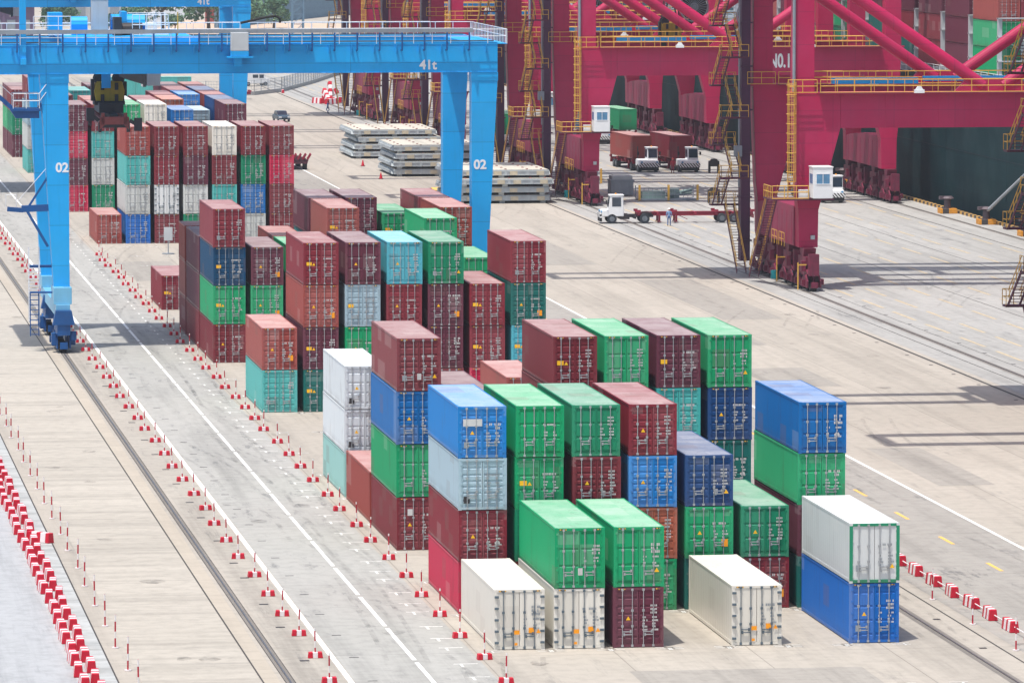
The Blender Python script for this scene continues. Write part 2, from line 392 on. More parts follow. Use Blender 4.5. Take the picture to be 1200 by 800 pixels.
# tyre rubber and oil on the paving
def decal_mat(name, rgb, amt, scale):
    m, nt_, nd, lk, b = nm(name); b.inputs['Base Color'].default_value = s2l(rgb); b.inputs['Roughness'].default_value = .7
    tr = N(nt_, 'ShaderNodeBsdfTransparent'); mx = N(nt_, 'ShaderNodeMixShader'); n1 = noise(nt_, coords(nt_, scale), 1.0, 5, .7)
    lk.new(mth(nt_,'MULTIPLY', ramp(nt_, n1, .42, .68), amt), mx.inputs[0]); lk.new(tr.outputs[0], mx.inputs[1]); lk.new(b.outputs[0], mx.inputs[2])
    lk.new(mx.outputs[0], nd['Material Output'].inputs['Surface']); return m
rt_ = random.Random(21); tm = MB()
for k in range(150):
    zone = rt_.choice(((28.4,31),(28.4,34),(31.8,34),(61,69.5),(71,90),(71,90),(91,127),(91,127),(91,127),(36,57)))
    x = rt_.uniform(*zone); y = rt_.uniform(225,760); L_ = rt_.uniform(6,34); cx = rt_.uniform(-.05,.05) if zone[1]-zone[0] < 9 else rt_.uniform(-.3,.3); c2 = rt_.uniform(-.004,.004)
    for o_ in (0, 1.9):
        prev = None
        for i in range(9):
            t = i/8*L_; xx = x+o_+cx*t+c2*t*t
            if prev: tm.add([(prev[0],prev[1],.0155),(prev[0]+.26,prev[1],.0155),(xx+.26,y+t,.0155),(xx,y+t,.0155)],[(0,1,2,3)])
            prev = (xx,y+t)
tag(tm.build('tyre_marks', decal_mat('tyre_rubber_mark', (84,82,81), .22, (1.5,.5,1))), kind='structure')
om = MB()
for k in range(170):
    zone = rt_.choice(((28.4,34),(18.6,23.4),(36,58),(61,69.5),(71,90),(91,127))); x = rt_.uniform(*zone); y = rt_.uniform(225,650); r = rt_.uniform(.15,.7)
    om.add([(x+r*math.cos(i*.6283)*rt_.uniform(.7,1.1),y+r*1.7*math.sin(i*.6283)*rt_.uniform(.7,1.1),.0165+k*1e-5) for i in range(10)],[tuple(range(10))])
tag(om.build('oil_stains', decal_mat('oil_stain', (70,66,64), .38, (.9,.9,1))), kind='structure')
# water and quay edge
m, ntw, nd, lk, b = nm('harbour_water')
b.inputs['Base Color'].default_value = s2l((6,44,62)); b.inputs['Roughness'].default_value = .12
wv = noise(ntw, coords(ntw), .5, 4); bp = N(ntw,'ShaderNodeBump'); bp.inputs['Strength'].default_value = .3; lk.new(wv, bp.inputs['Height']); lk.new(bp.outputs[0], b.inputs['Normal'])
rect('water', 131.0, 1600, -200, 1149.8, -3.2, m)
q = MB(); q.box(130.6, 131.4, -200, 1149.9, -4, -.004); tag(q.build('quay_wall', M['yard']), kind='structure')
q = MB(); q.box(131.05, 131.4, 380, 1149, .0, .32); tag(q.build('quay_kerb', M['kerb_stripe']), kind='structure')
# ------------------------------------------------------------------ containers
CW, CL = 2.438, 12.192
PAL = dict(
 maroon=((126,44,54),'dark maroon'), plum=((104,48,66),'plum'), brown=((156,70,64),'reddish brown'), rust=((176,92,66),'rusty orange'),
 wine=((136,42,56),'wine red'), crimson=((196,34,76),'crimson'), green=((0,160,104),'bright green'), mid=((0,136,98),'green'),
 bottle=((0,104,98),'bottle green'), teal=((70,176,172),'light teal'), pale=((150,200,196),'pale teal'), aqua=((60,170,190),'aqua blue'),
 blue=((0,106,178),'blue'), sky=((0,128,206),'sky blue'), navy=((0,66,124),'navy blue'), ink=((0,72,112),'inky blue'), slate=((158,184,198),'bluish grey'),
 grey=((200,204,202),'light grey'), white=((220,224,225),'white'), cream=((222,218,208),'cream white'), royal=((0,104,192),'royal blue'))
PAL.update(ice=((204,212,218),'bluish white'))
PAL = {k: (s2l(v[0]), v[1]) for k, v in PAL.items()}

def sidewave(mb, x, inw, y0, y1, z0, z1, pitch=.278, dep=.036):
    n = int(round((y1-y0)/pitch)); p = (y1-y0)/n; pts = []
    for i in range(n):
        y = y0+i*p; pts += [(y, 0), (y+p*.26, 0), (y+p*.5, dep), (y+p*.76, dep)]
    pts.append((y1, 0))
    vs = []; fs = []
    for k, (y, d) in enumerate(pts):
        vs += [(x+inw*d, y, z0), (x+inw*d, y, z1)]
        if k: fs.append((2*k-2, 2*k, 2*k+1, 2*k-1))
    mb.add(vs, fs)

def body_mesh(h, L, reefer=False):
    mb = MB(); f = -L/2; bk = L/2; x = CW/2
    for sx in (-1, 1):
        a, c = sorted((sx*x, sx*(x-.15)))
        mb.box(a, c, f, f+.10, .118, h-.118); mb.box(a, c, bk-.12, bk, .118, h-.118)
        a, c = sorted((sx*(x-.002), sx*(x-.07)))
        mb.box(a, c, f+.1, bk-.12, .05, .20); mb.box(a, c, f+.1, bk-.12, h-.09, h-.004)
        if reefer:
            sidewave(mb, sx*(x-.012), -sx, f+.1, bk-.12, .20, h-.09, .5, .012)
        else:
            sidewave(mb, sx*(x-.012), -sx, f+.1, bk-.12, .20, h-.09)
        for yy in (f, bk-.178):
            for z in (0, h-.118):
                a, c = sorted((sx*(x+.003), sx*(x-.16)))
                mb.box(a, c, yy-.004, yy+.182, z, z+.118)
    mb.box(-x+.15, x-.15, f, f+.1, .03, .16); mb.box(-x+.15, x-.15, f+.002, f+.1, h-.13, h-.01)
    mb.box(-x+.15, x-.15, bk-.12, bk-.02, .03, .16); mb.box(-x+.15, x-.15, bk-.12, bk-.02, h-.13, h-.01)
    mb.box(-x+.15, x-.15, bk-.09, bk-.04, .16, h-.13)
    mb.box(-x+.07, x-.07, f+.1, bk-.12, .12, .16)
    return mb
def roof_mesh(h, L, reefer=False):
    mb = MB(); f = -L/2+.12; bk = L/2-.12; x = CW/2-.07; n = 56 if not reefer else 24; p = (bk-f)/n; vs=[]; fs=[]; k=0
    for i in range(n):
        for t, d in ((0,0),(.3,0),(.5,.022),(.8,.022)):
            y = f+(i+t)*p; z = h-.03+(d if not reefer else d*.3)
            vs += [(-x,y,z),(x,y,z)]
            if k: fs.append((2*k-2,2*k-1,2*k+1,2*k))
            k += 1
    vs += [(-x,bk,h-.03),(x,bk,h-.03)]; fs.append((2*k-2,2*k-1,2*k+1,2*k))
    mb.add(vs, fs)
    mb.box(-x, x, -L/2+.1, f+.25, h-.02, h-.006); mb.box(-x, x, bk-.25, bk, h-.02, h-.006)
    return mb
def door_mesh(h, L, side, style):
    """side -1 left leaf, 1 right leaf"""
    mb = MB(); y = -L/2+.045; x0, x1 = (-1.065,-.012) if side < 0 else (.012,1.065); z0, z1 = .17, h-.14; H = z1-z0
    if style == 'reefer':
        mb.box(x0, x1, y-.02, y+.03, z0, z1)
    else:
        ribs = {'five': (.13,.30,.44,.56,.70,.86), 'three': (.03,.35,.66,.97), 'four': (.10,.36,.62,.88)}[style]
        pr = [(z0, 0)]
        for r in ribs:
            c = z0+r*H; pr += [(c-.075,0),(c-.035,.034),(c+.035,.034),(c+.075,0)]
        pr.append((z1, 0)); pr = [q for q in pr if z0 <= q[0] <= z1]
        vs=[]; fs=[]
        for k,(z,d) in enumerate(pr):
            dd = d if style != 'three' else d
            vs += [(x0+.06,y+dd,z),(x1-.06,y+dd,z)]
            if k: fs.append((2*k-2,2*k-1,2*k+1,2*k))
        mb.add(vs, fs)
        for a in (x0, x1-.06): mb.box(a, a+.06, y-.025, y+.04, z0, z1)
        mb.box(x0+.06, x1-.06, y-.02, y+.04, z0-.02, z0+.05); mb.box(x0+.06, x1-.06, y-.02, y+.04, z1-.05, z1)
    mb.box(min(x0,x1)+.01, max(x0,x1)-.01, y-.022, y-.0, z0-.001, z0+.03)
    for k in range(5):                                   # hinges
        z = z0+.15+k*(H-.3)/4; xe = x0-.02 if side < 0 else x1+.02
        mb.box(xe-.05, xe+.05, y-.055, y-.0, z-.05, z+.05)
    return mb
def rod_mesh(h, L, x, handle):
    mb = MB(); y = -L/2-.035; z0, z1 = .06, h-.05
    mb.tube((x,y,z0),(x,y,z1), .021, 6)
    for z in (.10, h*.36, h*.62, h-.10): mb.box(x-.055, x+.055, y-.012, y+.06, z-.055, z+.055)
    if handle:
        zz = .78 if handle > 0 else .64; mb.beam((x,y-.03,zz),(x+handle*.44,y-.03,zz), .03, .045); mb.box(x+handle*.40-.04, x+handle*.40+.04, y-.03, y+.05, zz-.07, zz+.07)
    return mb
def stencil(mb, h, L, seed):
    rn = random.Random(seed); y = -L/2-.030 + .0
    def line(x, z, n, s):
        for i in range(n):
            if rn.random() < .16: continue
            cw = s*rn.uniform(.42,.6)
            mb.box(x+i*s*.72, x+i*s*.72+cw, y, y+.006, z, z+s)
    zc = h*rn.uniform(.52,.60)
    lay = rn.randrange(3); t = rn.choice((.10,.12,.14))
    if lay == 0: line(.18, zc+.28, 4, t); line(.62, zc+.28, 4, t); line(.66, zc+.10, 3, t)
    elif lay == 1: line(.16, zc+.24, 9, t*.9)
    else:
        for q in range(3): line(.58, zc+.42-q*.17, 5, t*.9)
    for k in range(rn.choice((2,3,4,5))):
        line(.20, zc-.14-.15*k, rn.choice((2,3,4)), .085); line(.66, zc-.14-.15*k, rn.choice((3,4,5)), .085)
CM = {}
def cmesh(key, fn):
    if key not in CM: CM[key] = fn()
    return CM[key]
def mk(name, me, parent, color=None, loc=None):
    o = bpy.data.objects.new(name, me); COL.objects.link(o); o.parent = parent
    if color: o.color = color
    if loc: o.location = loc
    return o

def container(loc, ck, hc=True, style='five', detail=2, L=CL, rz=0, marks=None, frame=None, name='shipping_container', roofc=None, rods='rod'):
    h = 2.896 if hc else 2.591
    reefer = style == 'reefer'; col = PAL[ck][0]; fcol = PAL[frame][0] if frame else col
    root = empty(name, loc, rz)
    mat = M['reefer'] if reefer else M['cont']
    mk('body', cmesh(('body',hc,L,reefer), lambda: body_mesh(h,L,reefer).mesh('body', mat)), root, fcol if frame and not reefer else col)
    if frame:                                            # coloured door surround of a refrigerated box
        def fm():
            mb = MB(); f=-L/2-.012; x=CW/2+.006
            for sx in (-1,1):
                a,c = sorted((sx*x, sx*(x-.16))); mb.box(a,c,f,f+.05,.12,h-.12)
            mb.box(-x+.16,x-.16,f,f+.05,.02,.17); mb.box(-x+.16,x-.16,f,f+.05,h-.14,h-.008); return mb.mesh('door_frame', M['cont'])
        mk('door_frame', cmesh(('frame',hc,L), fm), root, PAL[frame][0])
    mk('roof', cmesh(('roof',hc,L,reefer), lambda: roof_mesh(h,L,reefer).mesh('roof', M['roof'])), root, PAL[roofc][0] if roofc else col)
    if L < 7 and detail == 1 and False: return root
    doors = {}
    for sd in (-1,1):
        doors[sd] = mk('door', cmesh(('door',hc,L,style,sd), lambda: door_mesh(h,L,sd,style).mesh('door', mat)), root, PAL['white'][0] if frame == 'mid' else col)
    rm = M['hinge'] if reefer and not frame else M[rods]
    for sd, x, hd in ((-1,-.78,1),(-1,-.30,-1),(1,.24,1),(1,.72,-1)):
        mk('lock_rod', cmesh(('rod',hc,L,x,rm.name), lambda: rod_mesh(h,L,x,hd if detail else 0).mesh('lock_rod', rm)), doors[sd])
    if reefer and not frame:                             # dark hinge plates
        for sd in (-1,1):
            def hg():
                mb = MB(); x = sd*1.10; y=-L/2-.04
                for k in range(5): mb.cbox(x, y, .35+k*(h-.7)/4, .20, .05, .11)
                return mb.mesh('hinge', M['hinge'])
            mk('hinge', cmesh(('hinge',hc,L,sd), hg), doors[sd])
    if detail >= 1:
        v = random.randrange(12)
        mt = M['grey_mark'] if ck in ('white','cream','grey','slate','pale') else M['white_mark']
        def st():
            mb = MB(); stencil(mb, h, L, v*7+3); return mb.mesh('stencil_marks', mt)
        mk('stencil_marks', cmesh(('st',hc,L,v,mt.name), st), doors[1])
    if detail >= 2 or marks:
        y = -L/2-.034
        for mkd in (marks if marks is not None else random.choice((['tri'],['tri','sq'],['tri'],['tri','low'],['band','tri'],[]))):
            if mkd == 'reef':
                for q_ in range(4): mk('sticker', cmesh(('reef',q_,hc,L), lambda: rfm(y,q_).mesh('sticker', M['orange_mark'])), doors[-1 if q_ in (0,3) else 1])
                continue
            def tri(x, z, s, inv=False):
                mb = MB(); mb.prism_y([(x-s/2,z),(x+s/2,z),(x,z+s*.87)], y, y+.006); return mb
            if mkd == 'tri': me, mt = (lambda: tri(-.50, h*.46, .22)), M['yellow_mark']
            elif mkd == 'tri_r': me, mt = (lambda: tri(.86, h*.25, .24)), M['yellow_mark']
            elif mkd == 'sq': me, mt = (lambda: bxm(.62,.94,y,h*.22,h*.22+.38)), M['orange_mark']
            elif mkd == 'low': me, mt = (lambda: bxm(.60,.86,y,h*.34,h*.34+.11)), M['white_mark']
            elif mkd == 'band': me, mt = (lambda: bxm(-1.0,-.64,y,h*.46,h*.46+.24)), M['yellow_mark']
            elif mkd == 'plate': me, mt = (lambda: bxm(-.92,-.68,y,h*.20,h*.20+.30)), M['grey_mark']
            elif mkd == 'panel': me, mt = (lambda: bxm(-.96,.0,y-.004,h*.62,h*.62+.36)), M['white_mark']
            elif mkd == 'sheet': me, mt = (lambda: bxm(-.62,-.34,y-.004,h*.66,h*.66+.36)), M['white_mark']
            elif mkd == 'sheet_low': me, mt = (lambda: bxm(-.10,.12,y-.05,h*.22,h*.22+.34)), M['white_mark']
            elif mkd == 'dark': me, mt = (lambda: bxm(-.96,-.66,y-.004,.35,.70)), M['dark_steel']
            nme = {'tri':'warning_triangle','tri_r':'warning_triangle'}.get(mkd, 'sticker')
            sdx = 1 if mkd in ('sq','low','tri_r') else -1
            mk(nme, cmesh(('mark',mkd,hc,L), lambda: me().mesh(nme, mt)), doors[sdx])
    if hc and detail >= 1:
        def hm_():
            mb = MB(); y=-L/2-.008; mb.box(xs_, xs_+.36, y, y+.006, h-.10, h-.045)
            return mb.mesh('height_stripe', M['hstripe'])
        for xs_ in (-1.0, .64): mk('height_stripe', cmesh(('hs',L,xs_), hm_), root)
    return root
def bxm(x0,x1,y,z0,z1):
    mb = MB(); mb.box(x0,x1,y,y+.006,z0,z1); return mb
def rfm(y, q):
    mb = MB()
    if q == 0: mb.box(-.26,-.0,y,y+.006,.74,.94)
    elif q == 1: mb.box(.44,.70,y,y+.006,.78,1.06)
    elif q == 2: mb.prism_y([(.80,.80),(1.02,.80),(.91,1.0)], y, y+.006)
    else: mb.box(-.24,-.10,y,y+.006,.22,.34)
    return mb

X0, PITCH = 35.73, 2.8755
ORD = ['first','second','third','fourth','fifth','sixth','seventh']
def tiername(k, n):
    if n == 1: return 'alone on the ground'
    if k == n-1: return 'top'
    if k == 0: return 'bottom'
    if n == 3: return 'middle'
    return {1:'second up', 2:'third up', 3:'fourth up'}[k]
ROWS = [
 # (front y, phrase, {col: (hc, [colours bottom to top])})
 (262.85, 'nearest row', {0:(1,['R:cream']), 1:(1,['R:cream','green3']), 2:(1,['plum5','green3']), 4:(1,['R:cream']), 6:(1,['royal4','RG:white'])}),
 (276.08, 'second nearest row', {0:(0,['crimson5','wine5','slate5','sky5']), 1:(0,['maroon5','mid3','green3','green3']), 2:(0,['blue5','maroon5','maroon5','mid3']), 3:(0,['green3','rust5','sky5','wine5']),
    4:(0,['bottle3','green3','navy5']), 5:(0,['wine5','mid3']), 6:(0,['bottle3','plum5','green3','blue3'])}),
 (302.46, 'third nearest row', {0:(1,['maroon5','green3','blue5','maroon5']), 1:(1,['maroon5','wine5','plum5']), 2:(1,['maroon5','brown5']), 3:(1,['maroon5','brown5','maroon5','maroon5']),
    4:(1,['blue5','maroon5','teal5','green3']), 5:(1,['maroon5','maroon5','teal5','plum5']), 6:(1,['plum5','bottle3','navy5','green3'])}),
 (315.6, 'just behind third nearest row', {0:(1,['brown5'])}),
 (328.77, 'lone pale and white stack', {0:(0,['pale5','ice4','ice4'])}),
 (341.9, 'lone stack behind third row', {4:(1,['maroon5','brown5'])}),
 (381.03, 'fourth long row', {0:(1,['teal5','brown5']), 1:(1,['bottle4','plum5','brown5','wine5']), 2:(1,['maroon5','green3','slate5','plum3']), 3:(1,['blue5','maroon5','wine5','aqua3']),
    4:(1,['maroon5','plum5','plum5','mid3']), 5:(1,['crimson5','wine5','wine5']), 6:(1,['maroon5','aqua5','bottle5','wine5'])}),
 (406.9, 'pair before middle block', {5:(1,['maroon5','plum5','blue5','green3']), 6:(1,['maroon5','teal5','green3'])}),
 (420.1, 'middle block front row', {0:(1,['maroon5','green3','ink5','wine5']), 1:(1,['maroon5','green3','plum5']), 2:(1,['maroon5','maroon5','green3']), 3:(1,['maroon5','blue5','wine5','brown5']),
    4:(1,['maroon5','plum5','cream5']), 6:(1,['maroon5','plum5','wine5','brown5'])}),
 (433.2, 'middle block second row', {0:(1,['maroon5','plum5','plum5']), 2:(1,['maroon5','wine5','brown5']), 3:(1,['maroon5','wine5','teal5','plum5']), 4:(1,['maroon5','wine5','maroon5','plum5']),
    5:(0,['maroon5','blue5','wine5','green3']), 6:(1,['maroon5','wine5','plum5','wine5'])}),
 (446.3, 'middle block last row', {0:(1,['maroon5','brown5','brown5'])}),
 (471.4, 'floor behind middle block', {0:(1,['wine5'])}),
 (555.7, 'far block front row', {0:(1,['brown5']), 1:(1,['royal5','grey3','teal3','brown5']), 2:(1,['maroon5','R:white','wine5','maroon5']), 3:(1,['mid3','grey3','plum5','maroon5']), 4:(1,['maroon5','teal3','maroon5','cream3']),
    5:(1,['grey3','blue5','mid3','maroon5']), 6:(1,['maroon5','maroon5','crimson5','maroon5'])}),
 (608.1, 'far block second row', {0:(1,['crimson5','plum5','crimson5','plum5']), 1:(1,['mid3','grey3','teal3','maroon5']), 2:(1,['maroon5','plum5','wine5','green3']), 3:(1,['wine5','blue5','plum5','cream3']),
    4:('m',['maroon5','wine5','plum5','blue3']), 6:(1,['plum5','navy5','navy5','plum5'])}),
 (621.2, 'far block third row', {1:(1,['maroon5','wine5','plum5','brown5']), 2:(1,['wine5','plum5','blue5','grey3']), 3:(1,['maroon5','wine5','plum5','wine5']), 4:(1,['plum5','maroon5','wine5','rust5']), 5:(0,['plum5','wine5','slate5','slate5']), 6:(1,['maroon5','blue5','navy5','navy5'])}),
 (634.3, 'far block fourth row', {0:(1,['wine5','plum5','maroon5','plum5']), 4:(1,['maroon5','maroon5','plum5','wine5']), 5:(1,['wine5','blue5','plum5','sky5']), 6:(1,['plum5','blue5','wine5','brown5'])}),
 (647.4, 'far block fifth row', {1:(1,['maroon5','wine5','mid3','teal3']), 4:(1,['wine5','plum5','slate5']), 5:(1,['plum5','blue5','maroon5','wine5']), 6:(1,['plum5','blue5','wine5','navy5'])}),
 (660.5, 'far block sixth row', {2:(1,['maroon5','blue5','wine5','plum5']), 3:(1,['wine5','maroon5','navy5']), 5:(1,['plum5','maroon5','blue5','plum5']), 6:(1,['plum5','blue5','wine5','brown5'])}),
 (686.7, 'behind the far block', {0:(1,['teal3','grey3','slate3','maroon5']), 2:(1,['maroon5','slate5','plum5']), 3:(1,['plum5','grey3','plum5'])}),
 (724.5, 'remotest left lane line', {0:(1,['plum5','mid3','maroon5']), 1:(1,['plum5','wine5','maroon5'])}),
 (737.6, 'very last line seen', {0:(1,['plum5','green3','plum5']), 4:(1,['teal3','plum5','teal3'])}),
]
MARKS = {(0,0,0):['reef'],(0,1,0):['reef'],(0,1,1):['sheet_low'],(0,2,1):['tri_r'],(0,2,0):['tri'],(0,4,0):['reef'],(0,6,0):['tri','plate'],(0,6,1):['tri_r','plate'],
 (1,0,3):['panel','tri','plate'],(1,0,2):['dark'],(1,0,1):['tri','low'],(1,1,3):[],(1,2,3):[],(1,3,3):['tri'],(1,3,2):['tri'],(1,4,2):['tri_r'],(1,6,3):['low'],(1,6,2):[],
 (2,0,3):['tri_r','plate','sheet_low'],(2,0,2):['tri'],(2,0,0):['sheet','tri'],(2,3,3):['band','tri'],(2,4,3):[],(2,5,3):['band'],(2,6,3):['tri_r'],(2,6,2):['tri'],
 (4,0,2):['tri','dark'],(4,0,1):['tri','dark'],(6,0,1):['tri','sq'],(6,0,0):['plate'],(6,1,3):['band','tri'],(6,1,2):['tri','sq'],(6,2,3):['tri'],(6,2,2):['band'],(6,3,3):['tri'],(6,4,3):['tri_r','plate'],
 (6,4,2):['sq','tri'],(6,5,2):['band','tri'],(6,5,1):['band','tri'],(6,6,3):['plate'],(8,0,3):['plate'],(8,0,2):['band','low'],(8,1,2):['tri','sq'],(11,0,0):['band','tri']}
def clabel(ck, ref, frame, tier, stack, phrase):
    w = PAL[ck][1]
    a = f"{w} refrigerated container" if ref else f"{w} container"
    if frame: a = "white refrigerated container with green door frame"
    return f"{a}, {tier}{stack}, {phrase}"
for ri, (yf, phrase, cols) in enumerate(ROWS):
    keys = sorted(cols)
    for ci, c in enumerate(keys):
        hcf, st = cols[c]; z = 0.0
        for k, code in enumerate(st):
            ref = code.startswith('R'); frame = 'mid' if code.startswith('RG') else None
            if ref: ck, style = code.split(':')[1], 'reefer'
            else: ck, style = code[:-1], {'5':'five','3':'three','4':'four'}[code[-1]]
            hc = (k % 2 == 0) if hcf == 'm' else bool(hcf)
            jx = 0 if k == 0 else random.uniform(-.03,.03); jy = random.uniform(-.05,.05)
            det = 2 if yf < 480 else (1 if yf < 640 else 0)
            Lb = 6.058 if yf == 446.3 else CL
            o = container((X0+PITCH*c+CW/2+jx, yf+Lb/2+jy, z), ck, hc, style, det, L=Lb, marks=MARKS.get((ri,c,k)), frame=frame)
            z += (2.896 if hc else 2.591) + .012
            n = len(st); tier = tiername(k, n)
            if len(keys) == 1: stack = '' if n == 1 else ' of its stack'
            else: stack = (' as ' if n == 1 else ' of ') + ORD[ci] + ' stack from left'
            tag(o, clabel(ck, ref, frame, tier, stack, phrase), 'container', 'shipping containers stacked under the gantry cranes')
# ------------------------------------------------------------------ rail mounted gantry crane (local origin: rail centre, front plane y = 0)
XC = 41.5
def rail_run(mb, p0, p1, hgt=1.05, step=1.5, r=.025, mids=1, rp=None):
    p0 = Vector(p0); p1 = Vector(p1); n = max(1, int(round((p1-p0).length/step))); up = Vector((0,0,hgt))
    for i in range(n+1):
        p = p0.lerp(p1, i/n); mb.tube(p, p+up, rp or r, 5)
    for k in range(mids+1):
        q = up*(1-k*.48); mb.tube(p0+q, p1+q, r, 5)
def bogie_mesh(mb, wh, y, z0, L=5.6, w=.9):
    """one rail bogie along y centred on (0,y): saddle, rocker beam, two trucks with wheels"""
    mb.prism_x([(y-1.0,z0),(y+1.0,z0),(y+.45,z0-1.0),(y-.45,z0-1.0)], -w*.42, w*.42)
    mb.prism_x([(y-L*.42,1.55),(y-L*.36,1.35),(y+L*.36,1.35),(y+L*.42,1.55),(y+.6,2.45),(y-.6,2.45)], -w*.40, w*.40)
    for s in (-1,1):
        yc = y+s*L*.27
        for sx in (-1,1):
            a, b2 = sorted((sx*w*.5, sx*w*.40)); mb.prism_x([(yc-1.25,.35),(yc+1.25,.35),(yc+1.3,.95),(yc+.35,1.45),(yc-.35,1.45),(yc-1.3,.95)], a, b2)
        for t in (-.7,.7):
            wh.tube((-w*.22,yc+t,.42),(w*.22,yc+t,.42), .40, 14)
        mb.box(w*.5, w*.5+.42, yc-.3, yc+.35, .55, 1.05); mb.tube((w*.5+.2,yc+.35,.8),(w*.5+.2,yc+.85,.8), .2, 8)
        mb.box(-w*.5-.3, -w*.5, yc-.4, yc+.1, .5, 1.0)
    mb.box(-.3,.3,y-L*.5-.3,y-L*.5+.1,.35,.85); mb.box(-.3,.3,y+L*.5-.1,y+L*.5+.3,.35,.85)

def make_rmg():
    rt = empty('gantry_crane')
    B = 18.4
    gz0, gz1 = 21.41, 23.67
    def girder(y, name='girder', over=0.0):
        mb = MB(); mb.box(17.6-XC, 59-XC, y, y+1.6, gz0, gz1); mb.box(17.5-XC, 59.0-XC, y-.06, y+1.66, gz1, gz1+.05); mb.box(17.55-XC, 58.95-XC, y-.05, y+1.65, gz0-.04, gz0)
        for x in (-14.2,-6.1,.6,8.2): mb.box(x, x+.03, y-.008, y, gz0, gz1)
        return mb.build(name, M['rmg'], rt, bevel=.03)
    g1 = girder(0); g2 = girder(B)
    lettering('41t', 1.0, (53.55-XC, -.035, 21.93), (math.pi/2,0,0), M['letter'], g1)
    eb = MB()
    for x0, x1 in ((17.7,19.3),(57.1,58.9)): eb.box(x0-XC, x1-XC, 1.66, B-.06, gz0+.1, gz1-.05)
    eb.build('end_beam', M['rmg'], rt)
    # walkway with railing; solid plate span added to shade the girder face
    wk = MB(); wk.box(29.3-XC, 44.5-XC, -.62, 0-.06, gz1-.10, gz1-.05); wk.box(17.5-XC,59.1-XC,-.62,-.57,gz1-.1,gz1-.04); wk.box(17.5-XC,59.1-XC,-.34,-.31,gz1-.1,gz1-.04); wk.box(17.5-XC,59.1-XC, B+1.66, B+2.3, gz1-.1, gz1-.05)
    wk.box(59.0-XC, 59.7-XC, -.6, B+2.2, gz1-.1, gz1-.05)
    k = 17.8
    while k < 59: wk.prism_x([(-.05,gz1-.10),(-.62,gz1-.10),(-.05,gz1-.85)], k-XC, k-XC+.06); k += 1.75
    wk.build('walkway', M['rmg'], rt)
    rl = MB()
    rail_run(rl, (17.6-XC,-.58,gz1-.05), (59.6-XC,-.58,gz1-.05), 1.1, 1.45, .028)
    rail_run(rl, (17.6-XC,B+2.2,gz1-.05), (59.6-XC,B+2.2,gz1-.05), 1.1, 1.45, .028)
    rail_run(rl, (59.66-XC,-.58,gz1-.05), (59.66-XC,B+2.2,gz1-.05), 1.1, .9, .028)
    rail_run(rl, (17.6-XC,-.5,gz1-.05), (17.6-XC,B+2.2,gz1-.05), 1.1, 1.2, .028)
    rail_run(rl, (17.6-XC,B-.1,gz1+.05), (56-XC,B-.1,gz1+.05), 1.1, 1.9, .022)
    rl.build('railing', M['white_rail'], rt)
    ct = MB(); ct.box(17.5-XC, 57-XC, -.66, -.60, 24.48, 24.80); ct.build('cable_tray', M['grey_tray'], rt)
    tp = MB(); k = 18.2
    while k < 57:
        tp.box(k-XC-.06, k-XC+.06, -.74, -.62, gz1-.55, 24.48); tp.box(k-XC-.05,k-XC+.05,-.64,0,gz1-.6,gz1-.5); k += 1.75
    tp.build('tray_posts', M['rmg_dark'], rt)
    tr = MB(); tr.box(17.8-XC,58.8-XC,.7,.82,gz1+.05,gz1+.17); tr.box(17.8-XC,58.8-XC,B+.7,B+.82,gz1+.05,gz1+.17); tr.build('trolley_rail', M['rail'], rt)
    # legs: inner edge plumb, outer edge tapering
    def leg(sx, y, no=None):
        mb = MB()
        xi, xo, xb = (25.65, 23.5, 24.5) if sx < 0 else (56.98, 59.0, 58.1)
        P = lambda a: [(x-XC, z) for x, z in a]
        pol = P([(xb,3.6),(xi,3.6),(xi,20.7),(xo,20.7)]) if sx < 0 else P([(xi,3.6),(xb,3.6),(xo,20.7),(xi,20.7)])
        mb.prism_y(pol, y+.05, y+1.5)
        a, c = sorted((xi,xo)); mb.box(a-.04-XC, c+.04-XC, y+.0, y+1.56, 20.7, gz0-.04)
        for z in (7.2,10.6,14.4,17.6):
            t = (z-3.6)/17.1; xx = xb+(xo-xb)*t; a, c = sorted((xi,xx)); mb.box(a-XC-.006,c-XC+.006,y+.044,y+1.506,z,z+.03)
        o = mb.build('leg', M['rmg'], rt, bevel=.02)
        if no:
            x = 25.05 if sx < 0 else 57.55
            lettering(no, 1.0, (x-XC+.08, y+.038, 14.15), (math.pi/2,0,0), M['letter'], o)
        return o
    for sx in (-1,1):
        leg(sx, 0, '02'); leg(sx, B-.6)
        xs = (25.05 if sx < 0 else 58.05)-XC
        sb = MB(); sb.box(xs-.55, xs+.55, -1.2, B+2.0, 2.75, 3.7); sb.box(xs-.7,xs+.7,-1.0,2.4,3.7,5.0) ; sb.box(xs-.62,xs+.62,B-1.4,B+1.6,3.7,4.6)
        sb.build('sill_beam', M['rmg_pale'] , rt, bevel=.03)
        for y in (1.0, B-1.0):
            mb = MB(); wh = MB(); bogie_mesh(mb, wh, y, 2.75, 6.0, 1.1)
            mb.box(-.9,-.55,y-2.4,y-1.5,.6,1.5); mb.tube((.75,y-2.8,1.0),(.75,y-2.8,1.7),.25,8)
            mb.prism_y([(-.85,2.2),(.85,2.2),(.6,3.3),(-.6,3.3)], y-3.3, y-2.3); mb.box(-.5,.5,y-3.2,y-2.6,1.4,2.2)
            bo = mb.build('bogie', M['rmg_dark'], rt, loc=(xs,0,0)); wh.build('wheels', M['dark_steel'], bo)
    # machinery on the trolley
    tb = MB(); tb.box(25.5-XC,35.5-XC,1.2,B+.6,gz1+.2,gz1+.5)
    for y in (1.0,B): tb.box(25.2-XC,35.8-XC,y-.4,y+.4,gz1+.12,gz1+.55)
    to = tb.build('trolley', M['rmg'], rt)
